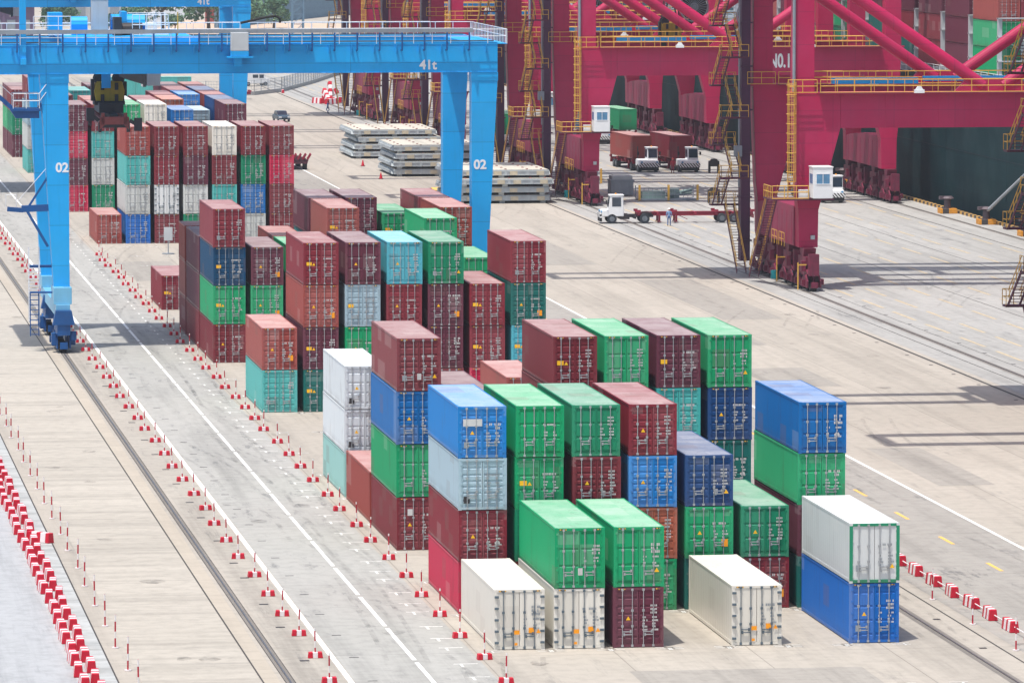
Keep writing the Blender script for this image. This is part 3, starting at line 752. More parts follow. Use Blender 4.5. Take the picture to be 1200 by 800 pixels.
    cbn = MB(); cbn.box(28.0-XC,29.25-XC,7.5,9.3,gz1+.5,27.0); cbn.box(27.97-XC,29.28-XC,7.47,9.33,26.9,27.02); cbn.build('cabinet', M['grey_box'], to, bevel=.02)
    mc = MB(); mc.box(24.6-XC,25.7-XC,8,10,gz1+.5,25.9); mc.build('control_housing', M['rmg'], to, bevel=.02); mc = MB(); mc.tube((26.3-XC,7.6,25.0),(27.6-XC,7.6,25.0),.6,12); mc.box(26.4-XC,27.5-XC,7.2,8,gz1+.5,24.6); mc.build('winch', M['rmg'], to); mc = MB(); mc.box(30.2-XC,30.6-XC,6,9,gz1+.5,26.0); mc.build('panel', M['rmg'], to); mc = MB(); mc.tube((29.5-XC,9,25.0),(32.2-XC,9,25.0),.75,14)
    mc.build('hoist_motor', M['rmg'], to)
    md = MB(); md.tube((29.6-XC,6,24.6),(31.8-XC,6,24.6),.55,12); md.box(29.5-XC,30.1-XC,4.5,6.5,gz1+.5,25.6); md.build('hoist_drum', M['dark_steel'], to)
    wr = MB()
    for a in ((24.2,31.6),): pass
    rail_run(wr,(23.3-XC,5.5,gz1+.5),(26.2-XC,5.5,gz1+.5),1.5,.9,.03,2); rail_run(wr,(31-XC,5.5,gz1+.5),(33.8-XC,5.5,gz1+.5),1.6,.55,.035,3)
    rail_run(wr,(31-XC,11,gz1+.5),(34-XC,11,gz1+.5),1.6,.7,.03,2); wr.box(31.3-XC,33-XC,7,9,24.9,25.05); wr.box(31.4-XC,31.7-XC,7,9,gz1+.5,24.9)
    wr.build('trolley_railing', M['white_rail'], to)
    yl = MB(); yl.tube((34.5-XC,5,gz1+.5),(34.5-XC,5,26.0),.05,6); yl.build('yellow_post', M['yellow'], to)
    # operator cab hung below
    cb = MB(); cb.prism_y([(31.9-XC,20.3),(31.9-XC,21.4),(30.0-XC,21.4),(30.0-XC,20.9),(30.9-XC,20.6)], 6.5, 8.6); cb.box(31.86-XC,32.1-XC,6.4,8.7,20.1,21.45)
    co_ = cb.build('operator_cab', M['glass_dark'], rt, bevel=.03)
    cb = MB(); cb.prism_y([(32.15-XC,20.2),(33.2-XC,20.2),(33.3-XC,21.4),(32.15-XC,21.4)], 6.4, 8.7); cb.box(30.0-XC,33.3-XC,6.4,8.7,21.45,21.6)
    cb.build('cab_housing', M['grey_box'], co_, bevel=.03)
    cb = MB()
    for x in (30.2,33.0): cb.box(x-XC-.1,x-XC+.1,7.4,7.6,21.6,gz1+.2)
    cb.box(28.7-XC,29.4-XC,7.3,7.7,20.0,gz1+.2); cb.build('cab_hanger', M['rmg'], co_)
    # control box on the front girder
    bx = MB(); bx.box(38.1-XC,39.45-XC,-1.5,-.5,23.15,24.55); bo = bx.build('control_box', M['grey_box'], rt, bevel=.03)
    bx = MB(); bx.box(38.1-XC,39.45-XC,-1.5,-.5,22.72,23.14); bx.box(37.8-XC,39.8-XC,-1.6,-.0,22.6,22.71); bx.box(38.35-XC,38.95-XC,-1.3,-.02,21.95,22.6); bx.build('bracket', M['rmg'], bo)
    ps = MB(); ps.box(21.9-XC,22.4-XC,-.45,-.02,22.55,31.0); ps.box(21.95-XC,22.4-XC,-.75,-.02,22.1,22.6); ps.build('mast', M['rmg'], rt)
    cbl = MB(); pts = [(40.6,0,24.75),(42.6,0,25.2),(43.4,0,25.3),(43.75,0,25.15),(43.8,0,24.75)]
    for a, b2 in zip(pts, pts[1:]): cbl.tube((a[0]-XC,B-.2,a[2]),(b2[0]-XC,B-.2,b2[2]),.11,6)
    cbl.build('power_cable', M['black'], rt)
    # access stairs and landing beside the left leg
    st = MB(); xs0 = 21.4-XC
    st.box(xs0-.1,xs0+2.1,-.2,2.2,18.55,18.75); st.prism_y([(xs0+.2,18.0),(xs0+2.0,18.0),(xs0+2.0,18.6),(xs0-.2,18.6)],0,1.6)
    for yy in (-.3,.5): st.beam((xs0-3.6,yy+.6,22.0),(xs0+.1,yy+.6,18.6),.12,.32)
    for i in range(14):
        t = i/13; st.box(xs0-3.6+3.6*t-.1,xs0-3.6+3.6*t+.14,.3,1.1,22-3.4*t-.02,22-3.4*t+.02)
    st.beam((xs0+2.0,.4,18.7),(xs0+3.1,.4,20.6),.1,.14); st.beam((xs0+2.0,1.6,18.7),(xs0+3.1,1.6,20.6),.1,.14)
    st.beam((xs0+.6,.4,11.0),(xs0+2.9,.4,11.1),.5,.5); st.beam((xs0-.5,.4,11.0),(xs0+.7,.4,10.9),.3,.35); st.beam((xs0+1.1,.4,11.1),(xs0+2.6,.4,13.4),.14,.16)
    for i in range(9):
        t=i/8; st.tube((xs0+1.0+1.6*t,.2,10.9-2.8*t),(xs0+1.0+1.6*t,.8,10.9-2.8*t),.04,5)
    st.beam((xs0+1.0,.2,10.9),(xs0+2.6,.2,8.1),.08,.2); st.beam((xs0+1.0,.8,10.9),(xs0+2.6,.8,8.1),.08,.2)
    st.box(22.65-XC,24.4-XC,1.2,2.2,6.4,6.55)
    for x in (22.6,23.25): st.box(x-XC-.04,x-XC+.04,-.05,.05,1.2,4.6)
    for i in range(9): st.box(22.6-XC,23.25-XC,-.05,.05,1.3+i*.38,1.36+i*.38)
    st.box(22.6-XC,24.3-XC,-.1,.5,4.5,4.62)
    so_ = st.build('access_stairs', M['rmg_dark'], rt)
    rs = MB(); rail_run(rs,(xs0,-.15,18.75),(xs0+2.0,-.15,18.75),1.15,.9,.035); rail_run(rs,(xs0,2.1,18.75),(xs0+2.0,2.1,18.75),1.15,1.0,.03)
    rs.tube((xs0+2,-.15,19.9),(xs0+3.1,.3,21.3),.035,5); rs.tube((xs0+2,-.15,19.3),(xs0+3.1,.3,20.7),.03,5)
    for yy in (.25,.95): rs.tube((xs0-3.6,yy+.1,23.0),(xs0,yy+.1,19.7),.03,5)
    for x in (22.55,23.35): rs.box(x-XC-.045,x-XC+.045,.85,.95,2.2,8.0)
    for i in range(16): rs.box(22.55-XC,23.35-XC,.8,.95,2.3+i*.27,2.36+i*.27)
    rs.tube((xs0-.6,.4,11.1),(xs0-.6,.4,12.1),.03,5); rs.tube((xs0+.2,.4,11.1),(xs0+.2,.4,12.1),.03,5); rs.tube((xs0-.6,.4,12.1),(xs0+.2,.4,12.1),.03,5); rs.tube((xs0+.3,.3,11.6),(xs0+2.6,.4,14.2),.025,5)
    rs.build('railing', M['white_rail'], so_)
    sm = MB(); sm.cbox(25.0-XC,-.3,4.3,.4,.3,.35); sm.cbox(25.4-XC,-.3,4.85,.5,.3,.3); sm.build('lamp_box', M['grey_box'], rt)
    sm = MB(); sm.cbox(24.6-XC,-.35,4.45,.22,.2,.25); sm.build('beacon', M['red'], rt)
    return rt
rmg = make_rmg(); rmg.location = (XC, 432, 0)
tag(rmg, 'sky blue rail mounted gantry crane numbered 02 spanning the nearer container block', 'gantry crane', 'blue gantry cranes')
r2 = copy_tree(rmg); r2.location = (XC, 641, 0)
tag(r2, 'sky blue gantry crane numbered 01 behind, over the far container block')
for lg in [c for c in r2.children if c.name.startswith('leg')]:
    for t in list(lg.children):
        l, rr, p = t.location.copy(), t.rotation_euler.copy(), t.parent; bpy.data.objects.remove(t)
        lettering('01', 1.0, l, rr, M['letter'], p)

# ------------------------------------------------------------------ spreaders
def make_spreader():
    rt = empty('spreader')
    mb = MB(); mb.prism_y([(-1.05,2.2),(1.05,2.2),(1.2,3.0),(1.0,3.75),(-1.0,3.75),(-1.2,3.0)], -.9, -.55); mb.prism_y([(-1.05,2.2),(1.05,2.2),(1.2,3.0),(1.0,3.75),(-1.0,3.75),(-1.2,3.0)], .55, .9)
    hb = mb.build('headblock', M['spreader_yellow'], rt, bevel=.03)
    mb = MB()
    for x in (-.75,.75):
        for y in (-.72,.72): mb.tube((x-.0,y-.12,3.95),(x,y+.12,3.95),.45,16)
    for x in (-.55,.55):
        for z in (2.45,3.35): mb.box(x-.14,x+.14,-1.0,-.9,z-.28,z+.28)
    mb.box(-1.4,-1.15,-.5,.5,2.2,3.9); mb.box(1.15,1.4,-.5,.5,2.6,3.7); mb.box(-1.2,1.2,-.5,.5,2.0,2.6)
    mb.build('sheave', M['spreader_dark'], hb)
    mb = MB(); mb.box(-.95,.95,-3,3,1.35,2.1); mb.box(-1.2,1.2,-1.2,1.2,1.9,2.2); mb.box(-.35,.35,-6.0,6.0,.7,1.35)
    for s in (-1,1):
        mb.box(-1.22,1.22,s*6.0-.2,s*6.0+.2,.35,.75)
        for x in (-1.1,1.1): mb.box(x-.12,x+.12,s*6.0-.25,s*6.0+.25,.0,.45)
    mb.build('main_beam', M['spreader_dark'], rt)
    mb = MB()
    for x in (-1.0,1.0): mb.box(x-.16,x+.16,-6.25,6.25,.55,1.15)
    mb.box(-1.0,1.0,-6.3,-6.05,.6,1.2); mb.box(-1,1,6.05,6.3,.6,1.2); mb.prism_y([(-1.15,.2),(-.75,.55),(-.75,1.5),(-1.0,1.5)],-6.3,-5.9); mb.prism_y([(1.15,.2),(1.0,1.5),(.75,1.5),(.75,.55)],-6.3,-5.9)
    mb.build('telescopic_frame', M['spreader_red'], rt)
    mb = MB()
    for s, z in ((-1,1.0),(1,.2)):
        mb.beam((s*1.2,-6.2,.9),(s*1.75,-6.2,z+.4),.35,.3); mb.box(s*1.85-.3,s*1.85+.3,-6.5,-5.9,z-.1,z+.9)
    mb.build('flipper', M['spreader_dark'], rt)
    mb = MB()
    for x in (-.85,.85):
        for y in (-.95,.95): mb.tube((x,y,4.3),(x*.35,y*1.6,7.2),.05,5); mb.tube((x*1.1,y,4.3),(x*.5,y*1.6,7.2),.05,5)
    mb.build('hoist_rope', M['dark_steel'], rt)
    return rt
sp = make_spreader(); sp.location = (29.35, 441, 16.75)
tag(sp, 'dark spreader with a yellow headblock hanging from the nearer blue gantry', 'spreader', 'spreaders hung on hoist ropes')
sp2 = copy_tree(sp); sp2.location = (107.6, 640, 15.6)
tag(sp2, 'dark spreader hanging under the raspberry quay crane marked N0.1')

# ------------------------------------------------------------------ ship to shore quay cranes (local x = X - 93.7, near frame y = 0)
XQ = 93.7; FY = 20.0
def mir(x): return 222.2-x
def make_sts():
    rt = empty('quay_crane')
    pol = [(93.45,3.7),(95.15,3.7),(95.2,7.0),(95.65,8.7),(97.15,14.25),(97.15,17.3),(94.8,17.3),(94.75,42),(93.05,42),(92.95,17.0),(93.25,8.4),(93.4,7.0)]
    def leg(y, sea):
        mb = MB(); up = [p for p in pol]
        lo = [(x-XQ,z) for x,z in (up if not sea else [(mir(x),z) for x,z in up][::-1])]
        mb.prism_y(lo, y, y+1.7)
        o = mb.build('leg', M['sts'], rt, bevel=.03)
        tr = MB(); xs = [(92.6 if not sea else mir(94.95)),(94.95 if not sea else mir(92.6))]
        tr.box(xs[0]-XQ,xs[1]-XQ,y-.04,y+1.74,17.25,17.45); tr.box(xs[0]-XQ,xs[1]-XQ,y-.03,y+1.73,25.9,26.05)
        tr.build('leg_flange', M['sts'], o)
        return o
    for sea in (0,1):
        for y in (0, FY): leg(y, sea)
        xa, xb = (93.3,95.1) if not sea else (mir(95.1)-.05, mir(93.3)+.05)
        sb = MB()
        pr = [(1.72,3.75),(FY-.02,3.75),(FY-.02,6.6),(FY-3,6.9),(10,7.3),(1.72,7.3)]
        sb.prism_x(pr, xa-XQ, xb-XQ)
        for k in range(8): yy = 2.6+k*2.3; sb.box(xa-XQ-.03, xb-XQ+.03, yy, yy+.12, 3.8, 6.7)
        sb.build('sill_beam', M['sts_low'], rt, bevel=.03)
        for y in (-.4, 6.6, 14.6, 21.6):
            mb = MB(); wh = MB(); bogie_mesh(mb, wh, y, 3.7, 6.0, 1.3)
            mb.box(-.45,.45,y-2.9,y-2.2,1.4,3.3); mb.box(-.55,.55,y-1.8,y+1.8,2.3,3.0); mb.cbox(-.75,y-1.5,2.2,.4,.7,.9)
            bo = mb.build('bogie', M['sts_mech'], rt, loc=((xa+xb)/2-XQ,0,0)); wh.build('wheels', M['dark_steel'], bo)
    for y in (0, FY):
        mb = MB(); mb.box(97.16-XQ, mir(97.16)-XQ, y+.02, y+1.68, 14.25, 17.3); mb.box(95-XQ, mir(95)-XQ, y-.06, y+1.76, 17.3, 17.42)
        for x in (101.2,106.0,116.3,121.0): mb.box(x-XQ,x-XQ+.05,y+.0,y+1.7,14.26,17.29)
        pb = mb.build('portal_beam', M['sts'], rt, bevel=.02)
        wk = MB(); wk.box(95.2-XQ, mir(95.2)-XQ, y-.75, y-.06, 17.32, 17.40); wk.build('walkway', M['sts_low'], pb)
        rl = MB(); rail_run(rl,(95.2-XQ,y-.72,17.4),(mir(95.2)-XQ,y-.72,17.4),1.15,1.55,.035,2); rail_run(rl,(97-XQ,y+1.65,17.42),(mir(97)-XQ,y+1.65,17.42),1.1,1.8,.03,1)
        rail_run(rl,(94.9-XQ,y-.72,17.4),(92.3-XQ,y-.72,17.4),1.15,1.2,.035,2); rl.build('railing', M['yellow'], pb)
        fl = MB()
        for x in (103.6,118.4): fl.box(x-XQ,x-XQ+.9,y-1.05,y-.75,17.35,17.65); fl.prism_y([(x-XQ+.1,17.65),(x-XQ+.8,17.65),(x-XQ+.6,17.95),(x-XQ+.3,17.95)],y-1.0,y-.8)
        fl.build('floodlight', M['cab_white'], pb)
        for s in (0,1):
            f = (lambda x: x) if not s else mir
            br = MB(); br.tube((f(94.6)-XQ,y+.85,28.6),(f(110.2)-XQ,y+.85,17.9),.55,18)
            br.build('diagonal_brace', M['sts'], rt, smooth=False)
        gs = MB(); gs.prism_y([(107.6-XQ,17.42),(mir(107.6)-XQ,17.42),(mir(108.6)-XQ,18.5),(108.6-XQ,18.5)], y+.5, y+1.2); gs.build('gusset', M['sts'], pb)
    # upper works
    up = MB()
    for y in (0, FY): up.box(92.8-XQ, mir(92.8)-XQ, y+.1, y+1.6, 38.5, 41.5)
    for x in (93.0, mir(94.8)): up.box(x-XQ, x+1.8-XQ, 1.7, FY, 39.2, 41.2)
    up.build('top_frame', M['sts'], rt)
    bm_ = MB()
    for y in (7.2, 13.2): bm_.box(66-XQ, 168-XQ, y, y+1.3, 35.6, 38.2)
    for x in range(66, 168, 12): bm_.box(x-XQ, x+.8-XQ, 8.5, 13.2, 36, 36.8)
    bm_.build('boom', M['sts'], rt)
    mh = MB(); mh.box(78-XQ, 93-XQ, 4, 17.5, 41.6, 46.5); mh.prism_x([(3.8,46.5),(17.7,46.5),(10.8,47.6)], 77.8-XQ, 93.2-XQ); mh.build('machinery_house', M['sts'], rt, bevel=.05)
    # lift shaft on the far land leg
    ls = MB(); ls.box(91.75-XQ,92.6-XQ,FY-.6,FY+.9,1.2,40); 
    for z in range(3,40,4): ls.box(91.65-XQ,92.78-XQ,FY-.7,FY+1.0,z,z+.12)
    ls.build('lift_shaft', M['shaft'], rt)
    pp = MB(); pp.tube((91.5-XQ,FY-.75,8),(91.5-XQ,FY-.75,40),.08,6); pp.cbox(91.4-XQ,FY-.8,11.3,.7,.5,1.0); pp.build('conduit', M['grey_tray'], rt)
    # zigzag stairs
    st = MB(); hr = MB()
    def flight(p0, p1, wdt=.85, rail=True):
        p0 = Vector(p0); p1 = Vector(p1)
        for s in (-1,1):
            o = Vector((s*wdt/2,0,0)); st.beam(p0+o, p1+o, .06, .26)
            for h in (.55,1.05): hr.tube(p0+o+Vector((0,0,h)), p1+o+Vector((0,0,h)), .032, 5)
            for i in range(4):
                p = p0.lerp(p1,(i+.5)/4)+o; hr.tube(p, p+Vector((0,0,1.05)), .03, 5)
        n = int(abs(p1.z-p0.z)/.24)
        for i in range(1,n):
            p = p0.lerp(p1,i/n); st.box(p.x-wdt/2,p.x+wdt/2,p.y-.13,p.y+.13,p.z-.02,p.z+.02)
    def landing(x0,x1,y0,y1,z, open_=''):
        st.box(x0,x1,y0,y1,z-.14,z)
        for a, b2, k in (((x0,y0,z),(x1,y0,z),'n'),((x0,y1,z),(x1,y1,z),'f'),((x0,y0,z),(x0,y1,z),'l')):
            if k not in open_: rail_run(hr, a, b2, 1.1, .9, .032, 1)
    xa, xb = -2.75, -3.85
    flight((xa,14.6,.5),(xa,21.4,6.3)); z = 6.3; landing(-4.4,-1.1,21.4,22.6,z,'n'); side = 1; 
    while z < 36:
        if side: flight((xb,21.4,z),(xb,17.2,z+2.75)); z += 2.75; landing(-4.4,-1.9,16.0,17.2,z,'f')
        else: flight((xa,17.2,z),(xa,21.4,z+2.75)); z += 2.75; landing(-4.4,-1.9,21.4,22.6,z,'n')
        side = 1-side
    so_ = st.build('zigzag_stairs', M['stair'], rt); hr.build('handrail', M['yellow'], so_)
    # stairs, platform, cabin and caged ladder at the near land leg
    st = MB(); hr = MB(); sv, hv = st, hr
    flight((-2.35,10.6,.45),(-2.35,1.5,8.1)); st.box(-3.0,2.6,-1.6,1.5,7.96,8.1); st.box(-3.0,-1.8,1.4,2.6,7.96,8.1)
    rail_run(hr,(-2.95,-1.55,8.1),(.3,-1.55,8.1),1.15,1.1,.04,2); rail_run(hr,(-2.95,-1.55,8.1),(-2.95,2.5,8.1),1.1,1.1,.035,1)
    for y in (3.0,6.5): rail_run(hr,(-1.0,y,3.6),(-1.0,y+2.6,3.6),1.2,1.2,.035,1)
    so_ = st.build('access_stairs', M['stair'], rt); hr.build('handrail', M['yellow'], so_)
    ac = MB(); ac.cbox(-.05,-1.2,8.5,.9,.5,.8); ac.build('air_unit', M['cab_white'], rt, bevel=.03)
    cb = MB(); cb.box(.45,2.2,-3.0,-1.0,8.2,11.0); cb.box(.40,2.25,-3.05,-.95,10.9,11.02); cbn = cb.build('checker_cabin', M['cab_white'], rt, bevel=.04)
    wn = MB(); wn.box(.75,1.9,-3.02,-2.98,9.5,10.35); wn.box(.43,.47,-2.7,-1.4,9.5,10.35); wn.build('window', M['glass'], cbn)
    wn = MB(); wn.box(1.28,1.33,-3.035,-3.0,9.5,10.35); wn.box(.7,1.95,-3.04,-3.0,9.44,9.5); wn.box(.7,1.95,-3.04,-3.0,10.35,10.41); wn.build('window_frame', M['cab_white'], cbn)
    ld = MB()
    for x in (-1.35,-.8): ld.box(x-.035,x+.035,-.5,-.42,8.1,18.6)
    for i in range(36): ld.tube((-1.35,-.46,8.4+i*.28),(-.8,-.46,8.4+i*.28),.022,5)
    for i in range(11):
        z = 9.6+i*.85
        for k in range(7):
            t0, t1 = math.pi*(1+k/7), math.pi*(1+(k+1)/7); ld.tube((-1.075+.42*math.cos(t0),-.46+.75*math.sin(t0),z),(-1.075+.42*math.cos(t1),-.46+.75*math.sin(t1),z),.035,5)
    for k in range(1,7,1):
        t = math.pi*(1+k/7); ld.tube((-1.075+.42*math.cos(t),-.46+.75*math.sin(t),9.6),(-1.075+.42*math.cos(t),-.46+.75*math.sin(t),18.4),.022,5)
    ld.build('caged_ladder', M['yellow'], rt)
    ed = MB(); ed.tube((-.78,-.16,17.5),(-.78,-.16,42),.14,8); ed.build('cable_duct', M['grey_tray'], rt)
    bn = MB(); bn.tube((-.9,8.3,.35),(-.9,8.3,1.1),.33,12); bn.build('rubbish_bin', M['teal'], rt)
    yb = MB()
    for y in (-3.3,6.8): yb.tube((-.95,y,.2),(-.95,y,2.6),.06,6); yb.beam((-.95,y,2.4),(-.2,y,2.4),.06,.1)
    yb.build('guard_post', M['yellow'], rt)
    lp = MB(); lp.cbox(.95,-.2,4.6,.35,.3,.35); lp.cbox(.75,-.4,2.9,.6,.2,.65); lp.build('lamp', M['grey_box'], rt)
    # cable reel above the portal
    cr = MB(); c = (115.6-XQ, FY-2.2, 20.4)
    cr.ring(c, 1.75, 'y', .06, 28); cr.ring(c, .45, 'y', .07, 14); cr.ring((c[0],c[1]+.4,c[2]),1.75,'y',.06,28)
    for i in range(28):
        t = 2*math.pi*i/28; cr.tube(c, (c[0]+1.75*math.cos(t),c[1],c[2]+1.75*math.sin(t)), .03, 4)
    cro = cr.build('cable_reel', M['grey_tray'], rt)
    cr = MB(); cr.tube((c[0],c[1]+.1,c[2]),(c[0],c[1]+.35,c[2]),1.6,28); cr.box(c[0]-.5,c[0]+.5,c[1]+.5,c[1]+1.6,17.4,20.6); cr.build('cable_coil', M['dark_steel'], cro)
    # motors and pipes on the far sea beam walkway
    pm = MB(); pm.box(100-XQ,108-XQ,FY-2,FY-1.2,17.45,18.0); pm.tube((108.5-XQ,FY-1.6,17.9),(117-XQ,FY-1.6,17.9),.25,10); pm.build('power_pipe', M['rmg'], rt)
    return rt
YQ = [(487,'nearest fully visible raspberry quay crane, its land leg beside the yellow dashed apron'), (613.5,'raspberry quay crane carrying the number N0.1 on its portal beam'), (652.5,'raspberry quay crane directly behind the one marked N0.1'),
      (727,'raspberry quay crane behind the nearest pile of grey hatch covers'), (773,'raspberry quay crane second from the end of the row'), (825,'farthest raspberry quay crane beside the red and white barrier heap'),
      (366,'raspberry quay crane at the right edge showing only its zigzag stairs'), (338,'raspberry quay crane out of frame casting the nearest shadow across the yard')]
qc = make_sts()
for i, (y, lab) in enumerate(YQ):
    o = qc if i == 0 else copy_tree(qc)
    o.location = (XQ, y, 0); tag(o, lab, 'quay crane', 'raspberry ship to shore cranes on the quay rails')
    if i == 6:
        for c in list(o.children):
            if c.name.split('.')[0] in ('lift_shaft','conduit'): bpy.data.objects.remove(c)
    if i == 1:
        pb = [c for c in o.children if c.name.startswith('portal_beam')][0]
        nl = lettering('N0.1', 2.1, (115.5-XQ, -.03, 15.75), (math.pi/2,0,0), M['letter'], pb); nl.scale = (.62,1,1)

for c in list(qc.children):
    if c.name.split('.')[0] == 'cable_reel':
        for k in list(c.children): bpy.data.objects.remove(k)
        bpy.data.objects.remove(c)
# ------------------------------------------------------------------ warning poles and barriers
def make_cone():
    mb = MB(); mb.tube((0,0,.25),(0,0,1.4),.036,8); o = mb.build('warning_pole', M['pole_band'])
    b = MB(); b.prism_y([(-.36,0),(-.12,0),(-.12,.28),(-.32,.28)],-.19,.19); b.prism_y([(.12,0),(.36,0),(.32,.28),(.12,.28)],-.19,.19); b.build('base_end', M['red'], o, bevel=.02)
    b = MB(); b.box(-.118,.118,-.17,.17,0,.27); b.build('base_middle', M['white'], o, bevel=.015)
    return o
c0 = make_cone(); first = True
for X, y0, y1, grp, lab in ((34.75, 252, 545,'warning poles along the container edge','red and white pole on striped base along the left edge of the container slots'),
                       (26.9, 253.4, 610,'warning poles along the rail','red and white pole on striped base beside the white line near the left rail')):
    y = y0
    while y < y1:
        o = c0 if first else copy_tree(c0); first = False
        o.location = (X+random.uniform(-.12,.12), y+random.uniform(-.3,.3), .012); o.rotation_euler = (random.uniform(-.03,.03),random.uniform(-.03,.03),random.uniform(-.15,.15))
        tag(o, lab, 'warning pole', grp); y += 7.75
def make_pole():
    mb = MB(); mb.tube((0,0,0),(0,0,1.6),.04,8); o = mb.build('marker_pole', M['pole_band']); b = MB(); b.tube((0,0,0),(0,0,.05),.16,10); b.build('base', M['white'], o); return o
p0 = make_pole(); first = True
for X, y0, y1, st, grp, lab in ((17.9,250.8,420,7.7,'slim poles by the service road','slim red and white pole without base beside the pale left service road'),
                           (60.35,231.5,300,9.3,'slim poles by the barrier blocks','slim red and white pole beside the barrier blocks at lower right')):
    y = y0
    while y < y1:
        o = p0 if first else copy_tree(p0); first = False
        o.location = (X+random.uniform(-.06,.06), y+random.uniform(-.25,.25), .008); o.rotation_euler = (random.uniform(-.02,.02),random.uniform(-.02,.02),0); tag(o, lab, 'marker pole', grp); y += st
def make_block():
    rt = empty('barrier_block')
    prof = [(-.23,0),(.23,0),(.17,.56),(-.17,.56)]
    segs = [(-.9,-.62,'red'),(-.62,-.20,'white'),(-.20,.12,'red'),(.12,.54,'white'),(.54,.9,'red')]
    for a, b2, c in segs:
        m_ = MB(); m_.prism_y(prof, a+.004, b2-.004); m_.build('red_section' if c == 'red' else 'white_section', M[c], rt, bevel=.03)
    m_ = MB()
    for x in (-.28,.28): m_.box(x-.1,x+.1,-.9,.9,-.0,.07)
    return rt
b0 = make_block(); first = True
def put_block(x, y, lab, grp, rz=0):
    global first
    o = b0 if first else copy_tree(b0); first = False
    o.location = (x,y,.01); o.rotation_euler = (0,0,rz+random.uniform(-.06,.06)); tag(o, lab, 'barrier', grp)
y = 246
while y < 356:
    for k, x in enumerate((15.62,16.22)):
        put_block(x+random.uniform(-.08,.08), y+k*1.3+random.uniform(-.2,.2), 'red and white plastic barrier block in the double line along the left service road', 'double line of barrier blocks')
    y += 3.75
put_block(16.62, 309.0, 'red and white barrier block standing askew out of the double line at left', 'stray barrier block', .7)
for k in range(16):
    put_block(61.7+random.uniform(-.05,.05), 231+k*4.4, 'red and white barrier block in the single line right of the blue and white stack', 'single line of barrier blocks')
lk_ = MB()
lk_.tube((61.7,230,.3),(61.7,298,.3),.028,6)
tag(lk_.build('link_bar', M['white']), 'white bar threaded through the single line of barrier blocks at right', 'link bar')
for i,(x,y,z,r1,r2_) in enumerate(((92.0,884,0,.4,0),(93.8,881,0,-.7,0),(94.6,886,0,1.2,0),(93.2,883.5,.9,.2,.6),(94.2,884.5,1.0,1.0,-.5),(93.9,884,1.9,0,1.2))):
    o = copy_tree(b0); o.location=(x,y,z); o.rotation_euler=(r2_,0,r1); o.scale=(1.6,1.6,1.6); tag(o,'red and white barrier block tipped into the far heap beside the last crane','barrier','heap of barrier blocks')

# ------------------------------------------------------------------ hatch covers
def make_slab():
    rt = empty('hatch_cover'); W_, D_, t = 10.6, 16.0, .72
    mb = MB(); mb.prism_x([(0,.10),(D_-.4,.10),(D_,.25),(D_,t-.02),(0,t-.02)],0,W_)
    for x in (0,W_):
        s = -1 if x == 0 else 1
        mb.prism_x([(.6,.12),(D_-.6,.12),(D_-1.4,.5),(1.4,.5)], min(x,x+s*.25), max(x,x+s*.25))
    for k in range(8): mb.box(.6+k*1.25,.9+k*1.25,-.05,0,.1,t-.05)
    mb.box(-.06,W_+.06,-.06,D_+.06,t-.2,t-.12); mb.build('panel', M['slab'], rt)
    tp = MB(); tp.box(.05,W_-.05,.05,D_-.05,t-.018,t+.02); tp.build('top_plate', M['slab_top'], rt)
    fx = MB()
    for x in (1.3,4.4,6.2,9.2): fx.box(x,x+.85,-.09,0-.052,.14,.6)
    fx.build('stacking_plate', M['grey_tray'] if False else M['cream_plate'], rt)
    ft = MB()
    for x in (.4,5.0,9.6):
        for y in (.3,7.6,15): ft.box(x,x+.6,y,y+.5,-.18,.10)
    ft.build('spacer', M['slab'], rt)
    cn = MB()
    for x in (.9,3.3,5.8,8.2,9.8):
        for y in (.7,4.2,8,12,15.2): cn.box(x-.12,x+.12,y-.12,y+.12,t+.02,t+.10)
    cn.build('container_socket', M['spreader_red'], rt)
    return rt
M['cream_plate'] = paint('cream_plate', (206,196,172), .6, .3)
hs = make_slab(); first = True
for pi_, (x,y,pn) in enumerate(((79.3,616.5,'nearest pile'),(79.2,672,'middle pile'),(79.2,714.5,'farthest pile'))):
    for k in range(4):
        o = hs if first else copy_tree(hs); first = False
        o.location = (x+random.uniform(-.25,.25)+(.4 if k in (2,) else 0), y+random.uniform(-.4,.4)+(.5 if k == 3 else 0), .2+k*.93); 
        tag(o, f"grey steel hatch cover {('at the bottom','second from the ground','third from the ground','on top')[k]} of the {pn}", 'hatch cover', 'piled hatch covers')

